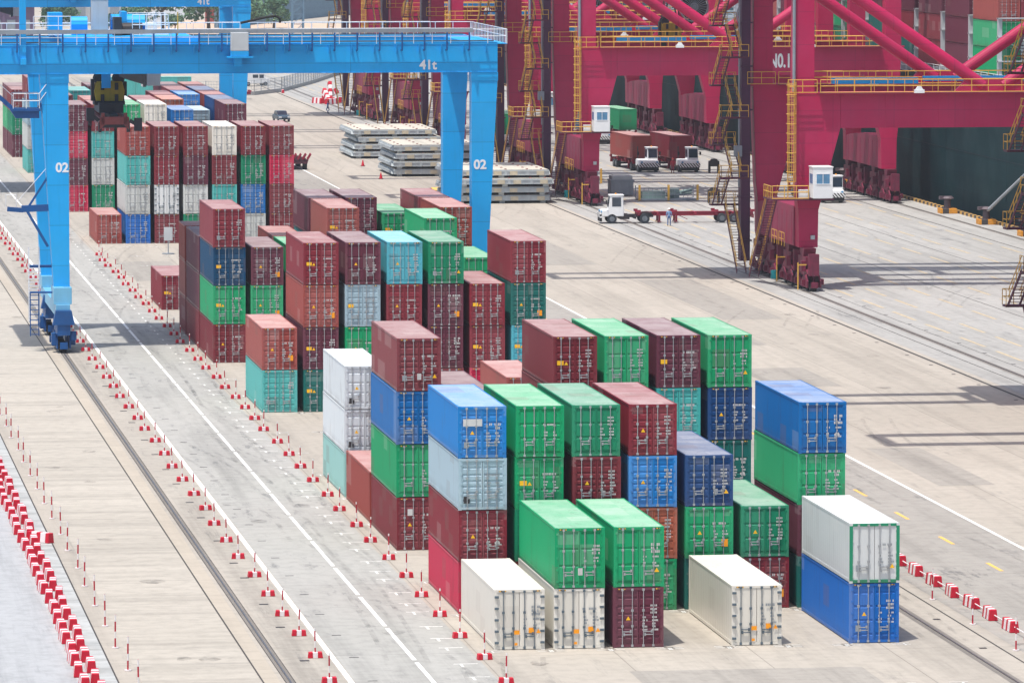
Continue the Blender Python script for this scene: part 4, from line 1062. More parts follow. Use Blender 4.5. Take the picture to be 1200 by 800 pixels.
# ------------------------------------------------------------------ vehicles (front towards -y)
def wheel(rt, x, y, r=.5, wd=.32, name='wheel'):
    mb = MB(); mb.tube((x-wd/2,y,r),(x+wd/2,y,r),r,20); w_ = mb.build(name, M['tyre'], rt)
    hb = MB(); s = 1 if x > 0 else -1
    hb.tube((x+s*(wd/2-.02),y,r),(x+s*(wd/2+.02),y,r),r*.55,14); hb.tube((x+s*(wd/2),y,r),(x+s*(wd/2+.05),y,r),r*.2,10); hb.build('hub', M['hub'], w_)
    return w_
def make_tractor():
    rt = empty('terminal_tractor')
    ch = MB()
    for x in (-.45,.45): ch.box(x-.1,x+.1,.3,5.2,.62,.92)
    ch.box(-1.2,1.2,3.1,3.3,.5,.8); ch.box(-.7,.7,4.0,5.0,.95,1.15); ch.prism_x([(3.8,1.15),(5.1,1.05),(4.6,1.22)],-.5,.5)
    for x in (-1,1): ch.box(min(x*.6,x*1.15),max(x*.6,x*1.15),1.6,2.6,.45,.95)
    ch.build('chassis', M['dark_steel'], rt)
    hd = MB(); hd.prism_x([(-.35,.75),(.02,.75),(2.0,.75),(2.0,1.55),(1.6,1.60),(-.25,1.42)],-1.22,1.22); hd.build('hood', M['cab_white'], rt, bevel=.08)
    cb = MB(); cb.prism_x([(.35,1.45),(1.95,1.45),(1.95,2.95),(.55,2.95)],-.05,1.22); cb.box(-.12,1.28,.45,2.02,2.93,3.05)
    cab = cb.build('cab', M['cab_white'], rt, bevel=.05)
    gl = MB()
    gl.add([(.03,.395-.03,1.75),(1.14,.395-.03,1.75),(1.14,.53-.03,2.82),(.03,.53-.03,2.82)],[(0,1,2,3)]); gl.build('windscreen', M['glass_dark'], cab)
    gl = MB(); gl.box(1.225,1.235,.75,1.7,1.8,2.75); gl.box(-.065,-.055,.75,1.8,1.8,2.75); gl.box(.1,1.05,1.955,1.965,1.9,2.75); gl.build('side_window', M['glass_dark'], cab)
    bp = MB(); bp.box(-1.27,1.27,-.55,-.36,.62,1.12); bp.build('hazard_bumper', M['hazard'], rt, bevel=.02)
    bk = MB(); bk.box(-1.15,1.15,-.5,-.3,.22,.6); bk.build('skirt', M['black'], rt)
    lt = MB()
    for x in (-.95,.95): lt.tube((x,-.42,1.25),(x,-.30,1.25),.13,12)
    lt.build('headlight', M['glass'], rt)
    ex = MB(); ex.tube((-1.0,1.75,1.5),(-1.0,1.75,3.1),.07,8); ex.build('exhaust_pipe', M['dark_steel'], rt)
    mr = MB()
    for s in (-1.28,1.35): mr.tube((s*.9,.4,2.4),(s*1.02,.15,2.5),.03,5); mr.cbox(s*1.04,.12,2.3,.22,.08,.4)
    mr.build('mirror', M['black'], rt)
    bc = MB(); bc.tube((.6,1.2,3.05),(.6,1.2,3.2),.09,10); bc.build('beacon', M['orange_mark'], rt)
    for x in (-1.05,1.05): wheel(rt,x,.75,.50,.34)
    for x in (-1.0,1.0): wheel(rt,x,4.2,.52,.58)
    return rt
def make_trailer(L_=12.4):
    rt = empty('skeletal_trailer')
    mb = MB()
    for x in (-.5,.5): mb.box(x-.09,x+.09,0,L_,1.12,1.16); mb.box(x-.03,x+.03,0,L_,.80,1.12); mb.box(x-.09,x+.09,0,L_,.76,.80)
    for y in (.2,2.2,4.0,6.2,8.4,10.2,L_-.2): mb.box(-1.2,1.2,y-.12,y+.12,.86,1.16)
    for y in (.15,4.0,8.4,L_-.15): 
        for x in (-1.15,1.15): mb.box(x-.13,x+.13,y-.2,y+.2,1.16,1.42)
    for y in (2.4,4.2):
        for x in (-.75,.75): mb.box(x-.08,x+.08,y-.1,y+.1,.15,.95); mb.box(x-.2,x+.2,y-.2,y+.2,.12,.18)
        mb.beam((-.75,y,.3),(.75,y,.85),.06,.06)
    mb.box(-1.2,1.2,L_-.1,L_,.5,.9); mb.beam((-.5,4.4,.85),(-.5,5.6,.3),.06,.06)
    mb.build('frame', M['chassis'], rt)
    for y in (L_-3.4,L_-2.1):
        ax = MB(); ax.tube((-1.0,y,.5),(1.0,y,.5),.09,8); ax.build('axle', M['dark_steel'], rt)
        for x in (-.98,.98): wheel(rt,x,y,.50,.56)
    return rt
tt = make_tractor(); tl = make_trailer(); first_t = first_l = True
def put_tractor(loc, rz, lab):
    global first_t
    o = tt if first_t else copy_tree(tt); first_t = False; o.location = loc; o.rotation_euler = (0,0,rz); return tag(o, lab, 'tractor', 'white terminal tractors')
def put_trailer(loc, rz, lab):
    global first_l
    o = tl if first_l else copy_tree(tl); first_l = False; o.location = loc; o.rotation_euler = (0,0,rz); return tag(o, lab, 'trailer', 'container trailers')
# tractor with empty trailer crossing the land rail, facing left  (rz = -90 deg : front -y -> -x)
put_tractor((90.6,581.0,.01), R(-92), 'white terminal tractor facing left in front of the empty red trailer')
put_trailer((94.0,580.9,.01), R(-90.5), 'empty red skeletal container trailer coupled behind the left facing tractor')
def rig(x, y, rz, lab, lab2, ck=None, lab3=None, L_=CL, tall=True, style='five', off=0):
    put_tractor((x,y,.01), rz, lab)
    c, s = math.cos(rz), math.sin(rz)
    put_trailer((x-s*3.6, y+c*3.6, .01), rz, lab2)
    if ck:
        d = 3.6+6.2-(CL-L_)/2
        o = container((x-s*d, y+c*d, 1.43), ck, tall, style, 0, L=L_, rz=rz+math.pi); tag(o, lab3, 'container', 'containers riding on trailers')
rig(111.3,677.8,R(4),'white terminal tractor parked left of its twin, red worker at its right','skeletal trailer under the left of two maroon containers waiting on the apron','brown','maroon container on the trailer of the left waiting tractor')
rig(116.2,677.0,R(4),'white terminal tractor parked right of its twin, black frame at its right','skeletal trailer under the right of two maroon containers waiting on the apron','wine','maroon container on the trailer of the right waiting tractor')
rig(116.4,748,R(2),'white terminal tractor behind the crane marked N0.1, hauling a dark container','skeletal trailer under the dark blue grey container','ink','dark inky container on a trailer behind the checker cabin')
put_tractor((121.4,612.5,.01), R(3), 'white terminal tractor beside the checker cabin of the nearest quay crane')
put_trailer((121.2,616.3,.01), R(3), 'empty trailer behind the tractor beside the checker cabin')
rig(103.5,742,R(2),'white terminal tractor glimpsed behind the stairs of the third crane','trailer carrying the green container behind the third crane','green','green container glimpsed behind the zigzag stairs of the third crane')
put_trailer((121.4,757,.01), R(4), 'skeletal trailer under the green container on the apron')
o = container((121.0,763.2,1.43),'green',True,'three',0,rz=R(4)+math.pi); tag(o,'green container showing above the left waiting maroon container','container','containers riding on trailers')

# car and van
def make_car():
    rt = empty('car')
    mb = MB(); mb.prism_x([(-2.2,.35),(2.15,.35),(2.2,.85),(1.95,.98),(1.2,1.02),(-.9,1.0),(-2.05,.82)],-.88,.88); mb.build('body', M['car_blue'], rt, bevel=.1)
    mb = MB(); mb.prism_x([(-1.0,.98),(1.75,.98),(1.35,1.5),(-.25,1.52)],-.74,.74); cabin = mb.build('cabin', M['glass_dark'], rt, bevel=.06)
    mb = MB(); mb.box(-.70,.70,-.2,1.3,1.50,1.55); mb.build('roof', M['car_blue'], rt, bevel=.03)
    for x in (-.65,.65):
        l = MB(); l.box(x-.2,x+.2,-2.16,-2.05,.62,.78); l.build('headlight', M['cab_white'], rt)
    l = MB(); l.box(-.4,.4,-2.23,-2.15,.42,.58); l.build('grille', M['black'], rt)
    for x in (-.92,.92):
        l = MB(); l.cbox(x*1.06,-.75,1.05,.16,.1,.14); l.build('mirror', M['car_blue'], rt)
    for x in (-.8,.8):
        for y in (-1.35,1.35): wheel(rt,x,y,.32,.2)
    return rt
M['car_blue'] = paint('car_paint', (66,84,100), .3, .1)
o = make_car(); o.location=(80.1,822,.01); o.rotation_euler=(0,0,R(8)); tag(o,'small grey blue car driving beyond the far container block','car')
def make_van():
    rt = empty('van')
    mb = MB(); mb.prism_x([(-2.4,.4),(2.5,.4),(2.5,2.1),(2.3,2.25),(-1.0,2.25),(-1.7,1.35),(-2.35,1.15)],-.95,.95); mb.build('body', M['cab_white'], rt, bevel=.1)
    g_ = MB(); g_.box(-.97,-.955,-1.2,-.4,1.35,1.95); g_.box(.955,.97,-1.2,-.4,1.35,1.95); g_.box(-.97,-.955,-.2,.8,1.4,1.95); g_.box(.955,.97,-.2,.8,1.4,1.95); g_.build('side_window', M['glass_dark'], rt)
    g_ = MB(); g_.add([(-.85,-1.71,1.40),(.85,-1.71,1.40),(.8,-1.1,2.18),(-.8,-1.1,2.18)],[(0,1,2,3)]); g_.build('windscreen', M['glass_dark'], rt)
    for x in (-.88,.88):
        for y in (-1.5,1.6): wheel(rt,x,y,.36,.22)
    return rt
o = make_van(); o.location=(88.8,957,.01); o.rotation_euler=(0,0,R(105)); tag(o,'white van parked by the boundary fence behind the blue gantry leg','van')

# ------------------------------------------------------------------ people
def person(loc, rz, shirt, legs, skin=(190,140,115), helmet=None, pose='stand', lab=''):
    J = {'pel':(0,0,.95),'chest':(0,0,1.32),'neck':(0,-.01,1.52),'head':(0,-.03,1.66),'top':(0,-.02,1.74)}
    for s, n in ((-1,'l'),(1,'r')):
        sp_ = .16 if pose == 'stride' else .03
        J[n+'hip']=(s*.10,0,.90); J[n+'knee']=(s*.12,-sp_*s,.50); J[n+'ank']=(s*.13,sp_*s*.8,.09); J[n+'toe']=(s*.15,sp_*s*.8-.17,.05)
        J[n+'sh']=(s*.20,0,1.43); 
        if pose == 'akimbo': J[n+'el']=(s*.40,.05,1.20); J[n+'ha']=(s*.22,-.10,1.05)
        else: J[n+'el']=(s*.27,.03+sp_*s*.6,1.16); J[n+'ha']=(s*.27,-.10+sp_*s,.90)
        J[n+'fin']=tuple(Vector(J[n+'ha'])+Vector((0,-.03,-.10)))
    E_ = [('pel','chest'),('chest','neck'),('neck','head'),('head','top')]
    for n in 'lr': E_ += [('pel',n+'hip'),(n+'hip',n+'knee'),(n+'knee',n+'ank'),(n+'ank',n+'toe'),('chest',n+'sh'),(n+'sh',n+'el'),(n+'el',n+'ha'),(n+'ha',n+'fin')]
    rad = {'pel':(.15,.11),'chest':(.17,.12),'neck':(.06,.06),'head':(.095,.11),'top':(.06,.07),'hip':(.10,.10),'knee':(.065,.065),'ank':(.05,.05),'toe':(.045,.03),'sh':(.075,.075),'el':(.05,.05),'ha':(.035,.04),'fin':(.03,.02)}
    ks = list(J); me = bpy.data.meshes.new('person'); me.from_pydata([J[k] for k in ks],[(ks.index(a),ks.index(b2)) for a,b2 in E_],[]); 
    o = bpy.data.objects.new('person', me); COL.objects.link(o)
    o.modifiers.new('skin','SKIN'); sv = me.skin_vertices[0].data
    for i,k in enumerate(ks):
        kk = k if k in rad else k[1:]; sv[i].radius = rad[kk]; sv[i].use_root = (k == 'pel')
    su = o.modifiers.new('sub','SUBSURF'); su.levels = su.render_levels = 2
    dg = bpy.context.evaluated_depsgraph_get(); m2 = bpy.data.meshes.new_from_object(o.evaluated_get(dg)); m2.name='person'
    bpy.data.objects.remove(o); o = bpy.data.objects.new('person', m2); COL.objects.link(o)
    mats = [paint('shirt',shirt,.85,.1), paint('trousers',legs,.85,.1), paint('skin',skin,.6,.02), M['black']]
    m2.materials.clear(); [m2.materials.append(q) for q in mats]
    for p in m2.polygons:
        c = p.center
        arm = abs(c.x) > .19 and c.z < 1.0
        p.material_index = 2 if (c.z > 1.50 or (abs(c.x) > .185 and c.z < .96 and c.z > .7)) else 3 if c.z < .13 else 1 if c.z < .98 else 0
        p.use_smooth = True
    hm_ = MB(); n=12
    for j in range(5):
        a0, a1 = j/5*math.pi/2, (j+1)/5*math.pi/2
        for i in range(n):
            t0,t1 = 2*math.pi*i/n, 2*math.pi*(i+1)/n; f = lambda a,t:(.125*math.cos(a)*math.cos(t), -.03+.145*math.cos(a)*math.sin(t), 1.68+.12*math.sin(a))
            hm_.quad(f(a0,t0),f(a0,t1),f(a1,t1),f(a1,t0))
    hm_.tube((0,-.05,1.675),(0,-.05,1.69),.16,14); hm_.build('helmet' if helmet else 'hair', paint('headgear', helmet or (30,26,24), .5,.05), o)
    o.location = loc; o.rotation_euler = (0,0,rz); o.scale=(1.05,1.05,1.05); tag(o, lab, 'person'); return o
person((96.6,575.2,.01), R(175), (120,150,190), (70,100,150), helmet=(240,240,240), lab='person in blue shirt and white helmet standing by the empty red trailer')
person((111.65,613.6,.01), R(10), (226,60,44), (220,60,46), helmet=(235,90,60), pose='akimbo', lab='person in orange red overalls standing behind the empty red trailer')
person((113.8,675.0,.01), R(-20), (170,50,64), (150,44,60), helmet=(220,70,50), lab='person in dark red overalls between the two waiting tractors')
person((89.8,848.5,.01), R(60), (30,110,180), (24,80,150), pose='stride', helmet=None, lab='person in blue working clothes near the far barrier heap')

# ------------------------------------------------------------------ gear on the apron
def make_frame():
    rt = empty('wheel_chock_frame'); mb = MB()
    for x in (-.55,.55): mb.box(x-.12,x+.12,-.25,.25,0,1.2)
    mb.box(-.66,.66,-.25,.25,.8,1.5); mb.prism_y([(-.5,1.5),(.5,1.5),(.3,1.75),(-.3,1.75)],-.2,.2); mb.build('frame', M['dark_steel'], rt, bevel=.05); return rt
fr = make_frame(); fr.location=(108.2,614.3,.01); tag(fr,'small dark steel arch frame beside the person in orange red overalls','steel frame','dark arch frames')
f2 = copy_tree(fr); f2.location=(118.9,675,.01); tag(f2,'small dark steel arch frame right of the right waiting tractor')
def make_cage(ln=7.0, load=True):
    rt = empty('gear_cage'); mb = MB(); mb.box(-ln/2,ln/2,-1.4,1.4,.05,.22)
    for x in (-ln/2,ln/2):
        for y in (-1.4,1.4): mb.box(x-.05,x+.05,y-.05,y+.05,.2,1.6)
    for y in (-1.4,1.4):
        for z in (.7,1.3): mb.box(-ln/2,ln/2,y-.025,y+.025,z-.03,z+.03)
        for k in range(int(ln*2)): x=-ln/2+k*.5; mb.box(x-.015,x+.015,y-.015,y+.015,.2,1.3)
    mb.build('cage_frame', M['grey_tray'], rt)
    p = MB()
    for x in (-ln/2,0.0 if ln>5.5 else ln/2,ln/2): p.box(x-.12,x+.12,-1.52,-1.4,.05,1.8)
    p.build('yellow_post', M['yellow'], rt)
    if load:
        l = MB(); l.box(-ln/2+.4,-.3,-1,1,.24,1.0); l.tube((-.1,-.8,.6),(ln/2-.4,.6,.8),.22,8); l.tube((0,.8,.5),(ln/2-.5,-.6,1.2),.18,8); l.box(.4,1.4,-.4,.6,.24,1.3); l.build('lashing_gear', M['gear_green'], rt)
    return rt
M['gear_green'] = paint('gear_grey_green', (130,154,152), .6, .35)
o = make_cage(6.6); o.location=(103.9,620.5,.01); tag(o,'grey gear cage with yellow posts between the empty trailer and waiting tractors','gear cage','lashing gear cages')
o = make_cage(6.0,False); o.location=(98.6,655,.01); tag(o,'empty grey gear cage with yellow posts behind the land leg of the second crane','gear cage','lashing gear cages')
def make_bin():
    rt = empty('gear_box'); mb = MB(); mb.box(-1.3,1.3,-1.2,1.2,.1,1.7); mb.box(-1.4,1.4,-1.3,1.3,1.7,1.85)
    for x in (-.9,.0,.9): mb.box(x-.06,x+.06,-1.26,-1.2,.1,1.7)
    mb.build('bin', M['grey_tray'], rt, bevel=.03); mb = MB(); mb.box(-1.2,1.2,-1.1,1.1,1.85,2.3); mb.build('lid', M['slab'], rt, bevel=.05); return rt
o = make_bin(); o.location=(100.2,630,.01); tag(o,'grey steel gear box left of the caged lashing gear','gear box')
def make_tcone():
    rt = empty('traffic_cone'); mb = MB(); mb.tube((0,0,.04),(0,0,.8),.22,12,.04); mb.build('cone', M['red'], rt); mb = MB(); mb.box(-.28,.28,-.28,.28,0,.05); mb.build('base', M['black'], rt); return rt
tc0 = make_tcone(); tc0.location=(78.1,696.5,.01); tag(tc0,'dark red traffic cone left of the middle hatch cover pile','traffic cone','traffic cones by the hatch covers')
tc1 = copy_tree(tc0); tc1.location=(77.0,667.3,.01); tag(tc1,'red traffic cone nearer than its twin, left of the nearest hatch cover pile')
def make_rack():
    rt = empty('trailer_chassis_stack'); mb = MB(); mb.box(-1.2,1.2,0,11,.75,1.0)
    for y in (.2,3,6,9): mb.box(-1.3,1.3,y,y+.3,1.0,1.3)
    mb.build('frame', M['chassis_dark'], rt); mb = MB()
    for k in range(5): mb.beam((-1.2+k*.6,.3,1.3),(-1.2+k*.6+.35,-.2,2.0),.12,.3)
    mb.build('corner_horn', M['chassis'], rt)
    for y in (1.2,9.0,10.2):
        for x in (-.95,.95): wheel(rt,x,y,.5,.5)
    return rt
M['chassis_dark'] = paint('chassis_dark', (90,44,60), .6,.4)
o = make_rack(); o.location=(69.2,689,.01); tag(o,'dark red parked trailer half hidden by the far container block','trailer','container trailers')
# fallen yellow board beside the hatch covers
mb = MB(); mb.box(-3,3,-.8,.8,.1,.35); mb.box(-2.9,-2.5,-.7,.7,0,.1); mb.box(2.5,2.9,-.7,.7,0,.1)
o = mb.build('yellow_beam', M['line_yellow']); o.location=(80.6,640,.012); o.rotation_euler=(0,0,R(85)); tag(o,'flat yellow steel beam on the ground beside the nearest hatch cover pile','steel beam')
# site notice in front of the far block
rt = empty('notice_board'); mb = MB(); mb.tube((0,0,0),(0,0,2.4),.05,8); mb.tube((0,0,0),(0,0,.08),.6,12); mb.build('stand', M['grey_tray'], rt)
mb = MB(); mb.box(-.42,.42,-.09,-.05,1.3,2.6); mb.build('panel', M['grey_box'], rt, bevel=.02)
rt.location=(41.6,540,.01); tag(rt,'small grey notice board on a round foot before the far block','notice board')

# bollards, ropes
def make_boll():
    rt = empty('bollard'); mb = MB(); mb.box(-.9,.9,-.9,.9,0,.55); mb.build('plinth', M['kerb_stripe_b'], rt, bevel=.04)
    mb = MB(); mb.tube((0,0,.55),(0,0,1.5),.42,16,.34); mb.tube((0,0,1.5),(0,0,1.62),.34,16,.72); mb.tube((0,0,1.62),(0,0,1.85),.72,16,.5); mb.box(-.9,.2,-.3,.3,1.5,1.85); mb.build('bollard_head', M['boll'], rt)
    return rt
M['kerb_stripe_b'] = stripes('plinth_stripe', (222,150,40), (70,66,66), 1.8, 0, .62); M['boll'] = paint('bollard_steel', (96,84,92), .55,.4)
bl = make_boll(); first = True
for k, y in enumerate((592.5,573.5,554.5,625,650)):
    o = bl if first else copy_tree(bl); first=False; o.location=(130.0,y,.01)
    tag(o, ('dark bollard on a yellow plinth at the quay edge, no rope on it','dark bollard on a yellow plinth holding the pale mooring rope','dark bollard on a yellow plinth nearest the right edge','dark bollard behind the sea legs of the N0.1 crane','farthest dark bollard beyond the N0.1 crane')[k], 'bollard','quay bollards')
mb = MB(); mb.tube((130.1,573.2,1.5),(133.9,557,9.5),.16,8); mb.tube((130.2,573.6,1.4),(133.9,557.6,9.3),.13,8)
o = mb.build('mooring_rope', M['rope']); tag(o,'pale mooring rope running from the bollard up to the ship','mooring rope')

# ------------------------------------------------------------------ ship
sh = empty('container_ship', (133.6,760,0)); tag(sh,'dark teal container ship moored along the quay','ship')
def hull():
    mb = MB(); Ys = [-330+ i*33 for i in range(21)]; rows=[]
    for y in Ys:
        t = (y+330)/660; nar = 0 if t < .86 else ((t-.86)/.14)**2*15
        nar += 0 if t > .06 else ((.06-t)/.06)**2*9
        rows.append([(nar+1.5,y,-5),(nar+.2,y,-1),(nar,y,4),(nar,y,14),(nar+.3,y,14),(32-nar,y,14),(32-nar,y,-5)])
    vs=[p for r_ in rows for p in r_]; n=7; fs=[]
    for i in range(len(Ys)-1):
        for k in range(n-1): fs.append((i*n+k,(i+1)*n+k,(i+1)*n+k+1,i*n+k+1))
    fs.append(tuple(range(n))); fs.append(tuple(range(len(Ys)*n-1,(len(Ys)-1)*n-1,-1))); mb.add(vs,fs)
    return mb
ho_ = hull().build('hull', M['hull'], sh)
mb = MB()
for y in range(-300,240,30): mb.box(-.02,.02,y,y+.12,2,13.6)
for z in (6.2,10.0): mb.box(-.025,.02,-300,240,z,z+.08)
mb.build('hull_seam', paint('hull_seam_paint', (4,48,56), .6, .4, spec=.15), ho_)
rl = MB(); rail_run(rl,(.2,-320,14),(.2,230,14),1.2,3.0,.04,2); rl.build('deck_railing', M['white_rail'], sh)
dk = MB()
for k in range(18): y=-165.6-6.1+k*14.2; dk.box(.5,30,y,y+12.2,14,14.9)
dk.build('hatch_coaming', M['grey_tray'], sh)
for k in range(18):
    lb = MB()
    y = -165.6-6.1+k*14.2-1.1
    for x in (.6,5.4,10.2): lb.box(x,x+.45,y-.25,y+.25,14,21.2)
    for z in (16.6,19.2,21.2): lb.box(.6,10.6,y-.5,y+.5,z-.12,z)
    lb.beam((1.0,y,14.2),(5.4,y,16.5),.12,.12); lb.beam((5.4,y,16.6),(1,y,19),.1,.1)
    lb.build('lashing_bridge', M['grey_box'], sh)
shipc = ['wine','green','maroon','mid','brown','plum','maroon','wine','plum','bottle','green','brown','plum']
rr_ = random.Random(5)
def bay(k, ncol, ntier, cols=None):
    y = 760-165.6+k*14.2
    for c in range(ncol):
        z = 14.95
        for t in range(ntier):
            ck = cols[c][t] if cols and c < len(cols) else rr_.choice(shipc)
            hc = True; style='five'; st='reefer' if ck in ('white','cream') else 'five'
            o = container((133.6+2.1+c*2.55, y, z), ck, hc, st, 0, name='ship_container', rods='grey_mark' if False else 'rod')
            where = ('quayside column','second column','third column')[c]
            tag(o, f"{PAL[ck][1]} container on the ship, {['lowest tier','second tier','third tier','fourth tier','fifth tier'][t]}, {where}, {bay_name[k]}", 'container','containers on the ship deck'); z += 2.91
bay_name = ['nearest bay','second bay back','third bay back','fourth bay back','fifth bay back','sixth bay back','seventh bay back','eighth bay back','ninth bay back','tenth bay back']
bay(0,3,5,[['green','green','brown','wine','plum'],['white','white','wine','maroon','plum'],['white','white','maroon','wine','green']])
bay(1,1,5,[['plum','plum','plum','mid','mid']])
bay(2,2,4,[['wine','wine','plum','plum'],['mid','wine','plum','plum']]); bay(3,2,3,[['bottle','wine','plum'],['bottle','mid','plum']]); bay(4,2,4,[['bottle','bottle','plum','plum'],['bottle','mid','plum','plum']])
bay(5,1,4,[['green','green','mid','wine']]); bay(6,1,3,[['mid','green','plum']]); bay(7,1,2); bay(8,1,3); bay(9,1,2)
# ------------------------------------------------------------------ beyond the yard
M['fence'] = paint('fence_mesh', (150,160,170), .6, .2, .2); M['wall'] = concrete('boundary_wall', (170,172,172), 0, 0, streak=.4)
M['far_wall'] = concrete('viaduct_wall', (112,138,158), 0, 0, streak=.3); M['far_roof'] = paint('far_roof', (96,128,158), .5, .2, scale=.1)
def fence_line(pts, lab):
    rt = empty('boundary_fence'); po = MB(); pn = MB(); bs = MB()
    for (x0,y0),(x1,y1) in zip(pts, pts[1:]):
        a = Vector((x0,y0,0)); b2 = Vector((x1,y1,0)); n = max(2,int((b2-a).length/3))
        for i in range(n+1):
            p = a.lerp(b2,i/n); po.tube(p, p+Vector((0,0,2.5)), .06, 6)
        for z in (.9,1.4,1.9,2.4): pn.tube(a+Vector((0,0,z)), b2+Vector((0,0,z)), .025, 4)
        for i in range(n*6): 
            p = a.lerp(b2,i/(n*6)); pn.tube(p+Vector((0,0,.6)), p+Vector((0,0,2.45)), .016, 3)
        bs.beam(a+Vector((0,0,.3)), b2+Vector((0,0,.3)), .3, .6)
    po.build('post', M['fence'], rt); pn.build('mesh_panel', M['fence'], rt); bs.build('base_wall', M['wall'], rt); tag(rt, lab, 'fence'); return rt
fence_line([(60,905),(85,918),(90.8,931),(100,968),(106.5,998),(112,1020)], 'grey mesh boundary fence on a low wall curving away behind the far yard')
fence_line([(112,1020),(131,1098)], 'grey mesh fence continuing behind the farthest quay crane')
fence_line([(-120,870),(-20,880),(60,905)], 'grey mesh fence along the far end of the container yard')
o = copy_tree(b0); o.location=(90.5,926,.01); tag(o,'red and white barrier block standing at the foot of the curved fence','barrier')
# far lamp masts
def mast(x,y,h,lab):
    rt = empty('light_mast',(x,y,0)); mb = MB(); mb.tube((0,0,0),(0,0,h),.35,10,.15); mb.build('mast', M['cab_white'], rt)
    mb = MB(); mb.box(-1.2,1.2,-.3,.3,h,h+.5); mb.build('lamp_head', M['grey_box'], rt); tag(rt, lab, 'light mast','distant light masts')
mast(139,1400,30,'white light mast before the blue grey shed, left one of two'); mast(152,1400,30,'white light mast before the blue grey shed, right one of two'); mast(118,1350,24,'thin white mast above the distant pink stacks')
# lattice pylon near the far yard
rt = empty('lattice_mast',(112.5,1120,0)); mb = MB()
for x in (-1.1,1.1):
    for y in (-1.1,1.1): mb.box(x-.12,x+.12,y-.12,y+.12,0,40)
for k in range(20):
    z=k*2.0
    for y in (-1.1,1.1): mb.beam((-1.1,y,z),(1.1,y,z+2),.1,.1); mb.beam((-1.1,y,z+2),(1.1,y,z+2),.1,.1)
mb.build('lattice', M['far_wall'], rt); tag(rt,'slim grey lattice mast between the far blue gantry and the cranes','lattice mast')
# retaining wall / viaduct and sheds
rt = empty('retaining_wall'); mb = MB(); mb.prism_z([(112,1306),(168,1462),(169.5,1462),(113.5,1306)],0,6.0); mb.build('wall', M['far_wall'], rt)
mb = MB(); mb.prism_z([(111.8,1305.8),(167.8,1462),(168.6,1462),(112.6,1305.8)],6.0,6.9); mb.build('parapet', M['cab_white'], rt)
mb = MB()
for k in range(14):
    t=k/13; mb.cbox(112+56*t-.1,1306+156*t,3,.5,1.0,6)
mb.build('pilaster', M['far_wall'], rt); tag(rt,'long blue grey retaining wall with a pale parapet in the far distance','wall')
def shed(x0,x1,y0,y1,h,mat,roofm,lab,nb=8):
    rt = empty('warehouse'); mb = MB(); mb.box(x0,x1,y0,y1,0,h); mb.build('wall', mat, rt)
    mb = MB(); xm=(x0+x1)/2; mb.prism_y([(x0-.8,h),(x1+.8,h),(xm,h+4)],y0-.8,y1+.8); mb.build('roof', roofm, rt)
    for i in range(nb):
        x=x0+(x1-x0)*(i+.5)/nb; w_=(x1-x0)/nb*.28
        d_=MB(); d_.box(x-w_,x+w_,y0-.06,y0-.0,.2,h*.55) ; d_.build('shutter', M['grey_tray'], rt)
        p_=MB(); p_.box(x+w_*1.5,x+w_*1.5+.5,y0-.3,y0-.0,0,h); p_.build('pilaster', roofm, rt)
    tag(rt, lab, 'warehouse','distant warehouses')
M['shed_blue'] = paint('shed_blue', (92,128,164), .5, .2, scale=.1); M['shed_grey'] = paint('shed_grey', (186,190,194), .5, .2, scale=.1); M['shed_purple']=paint('shed_purple',(112,92,122),.6,.2,scale=.1)
shed(140,205,1500,1560,26,M['shed_blue'],M['far_roof'],'large blue grey warehouse beyond the retaining wall')
shed(128,139,1480,1530,12,M['shed_grey'],M['far_roof'],'pale grey warehouse left of the blue grey one',4)
shed(40,66,1240,1280,7,M['shed_purple'],M['shed_purple'],'low purple shed seen between the two blue gantry girders')
shed(-30,20,1380,1420,9,M['shed_grey'],M['far_roof'],'low pale warehouse at far left behind the gantry girders')
shed(76,92,1330,1350,8,M['shed_grey'],M['shed_grey'],'small pale building behind the trolley cabinet',4)
rd = MB(); rd.prism_z([(60,1120),(70,1120),(140,1580),(126,1580)],0,.006); tag(rd.build('far_road', M['road']), kind='structure')
pw = random.Random(9)
for k in range(14):
    x=119+k*2.7; y=1345+k*7.0
    o = container((x+pw.uniform(-1,1), y, 6.0 if False else 0.0), pw.choice(['crimson','wine','brown','maroon']), True, 'five', 0, rz=R(90)); o.scale=(1,1,2.0+pw.random())
    tag(o, 'tall pinkish red stack end beyond the far retaining wall', 'container','distant pinkish stacks')
# cars / carts seen beyond the last row
for k,(x,y) in enumerate(((78.5,905),(83,903),(72,900))):
    o = copy_tree(tl); o.location=(x,y,.01); o.rotation_euler=(0,0,R(90)); tag(o,'empty trailer parked along the far boundary fence','trailer','trailers at the boundary fence')
o = container((62.6,846,0),'teal',True,'three',0,rz=R(90)); tag(o,'light teal container lying crosswise on a lower box beyond the far block, upper one','container'); o.location.z = 2.9
o = container((62.4,846,0),'plum',True,'three',0,rz=R(90)); tag(o,'plum container lying crosswise beneath the teal one beyond the far block','container')

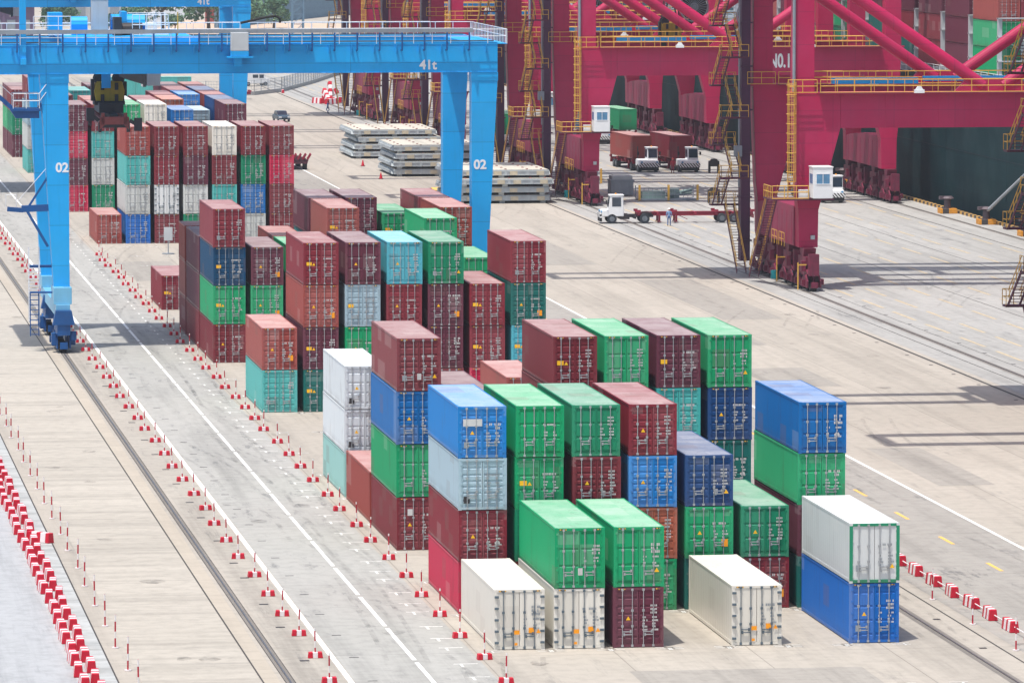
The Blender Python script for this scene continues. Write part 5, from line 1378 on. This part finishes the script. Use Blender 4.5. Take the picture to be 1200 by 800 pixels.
# trees
def leaf_mesh(seed, r, hgt, n=2600):
    rn = random.Random(seed); mb = MB(); mb.cur = 0
    clumps = [(Vector((rn.uniform(-1,1)*r*.7, rn.uniform(-1,1)*r*.7, hgt*.62+rn.uniform(-1,1)*hgt*.25)), rn.uniform(.25,.5)*r) for _ in range(16)]
    for i in range(n):
        c, cr = rn.choice(clumps); d = Vector((rn.gauss(0,1),rn.gauss(0,1),rn.gauss(0,1))).normalized()*cr*rn.uniform(.55,1.05); p = c+d
        a = Vector((rn.gauss(0,1),rn.gauss(0,1),rn.gauss(0,1))).normalized(); b2 = a.cross(Vector((rn.gauss(0,1),rn.gauss(0,1),rn.gauss(0,1)))).normalized(); s = rn.uniform(.18,.38)
        mb.cur = rn.choice((0,0,1)); mb.quad(p-a*s-b2*s*.6, p+a*s-b2*s*.6, p+a*s+b2*s*.6, p-a*s+b2*s*.6)
    return mb
M['leaf_a'] = paint('leaf_dark_hazed', (84,122,96), .7, .2, streak=False); M['leaf_b'] = paint('leaf_light_hazed', (120,158,118), .7, .2, streak=False); M['bark'] = paint('bark', (92,78,66), .9, .3)  # leaf colours paled to carry the distance haze
TREES = []
for k in range(3):
    hgt = (11,9,10)[k]; r = (5.2,4.4,5.0)[k]
    rt = empty('tree'); tm = MB(); tm.tube((0,0,0),(.2,.1,hgt*.5),.4,8,.22)
    for i in range(6):
        a = i*1.05; tm.tube((.2*.7,.1*.7,hgt*(.3+.03*i)),(math.cos(a)*r*.6,math.sin(a)*r*.6,hgt*.65),.16,6,.05)
    tm.build('trunk', M['bark'], rt); leaf_mesh(k+3, r, hgt).build('crown', [M['leaf_a'],M['leaf_b']], rt); TREES.append(rt)
spots = [(98,1285,0,1.1),(109,1290,2,1.15),(90,1270,1,.7),(117,1275,1,.9),(72,1255,2,.9),(30,1300,0,1),(20,1270,1,1),(66,1320,2,.8),(125,1300,2,.8),(84,1262,1,.5),(8,1320,2,1.1),(100,1275,1,.45)]
used=set()
labs = ['broad green tree below the number on the far girder, left of two','broad green tree below the number on the far girder, right of two','small round tree beside the pale dirt ground behind the girder','green tree partly hidden by the far gantry leg','green tree just right of the trolley machinery','green tree at the far left between the girders','green tree left of the trolley cabinet in the distance','small distant tree behind the purple shed','distant tree right of the far gantry leg','low bush beside the trolley railing in the distance','tree at the extreme left of the far yard','low bush under the two broad trees']
for (x,y,k,s),lab in zip(spots,labs):
    o = TREES[k] if k not in used else copy_tree(TREES[k]); used.add(k); o.location=(x,y,0); o.scale=(s,s,s); o.rotation_euler=(0,0,x); tag(o,lab,'tree','trees beyond the yard')
sheet('dirt_ground', [(84,1180),(128,1180),(150,1330),(90,1400)], .004, concrete('dirt', (202,178,158), 0,0,streak=.25))
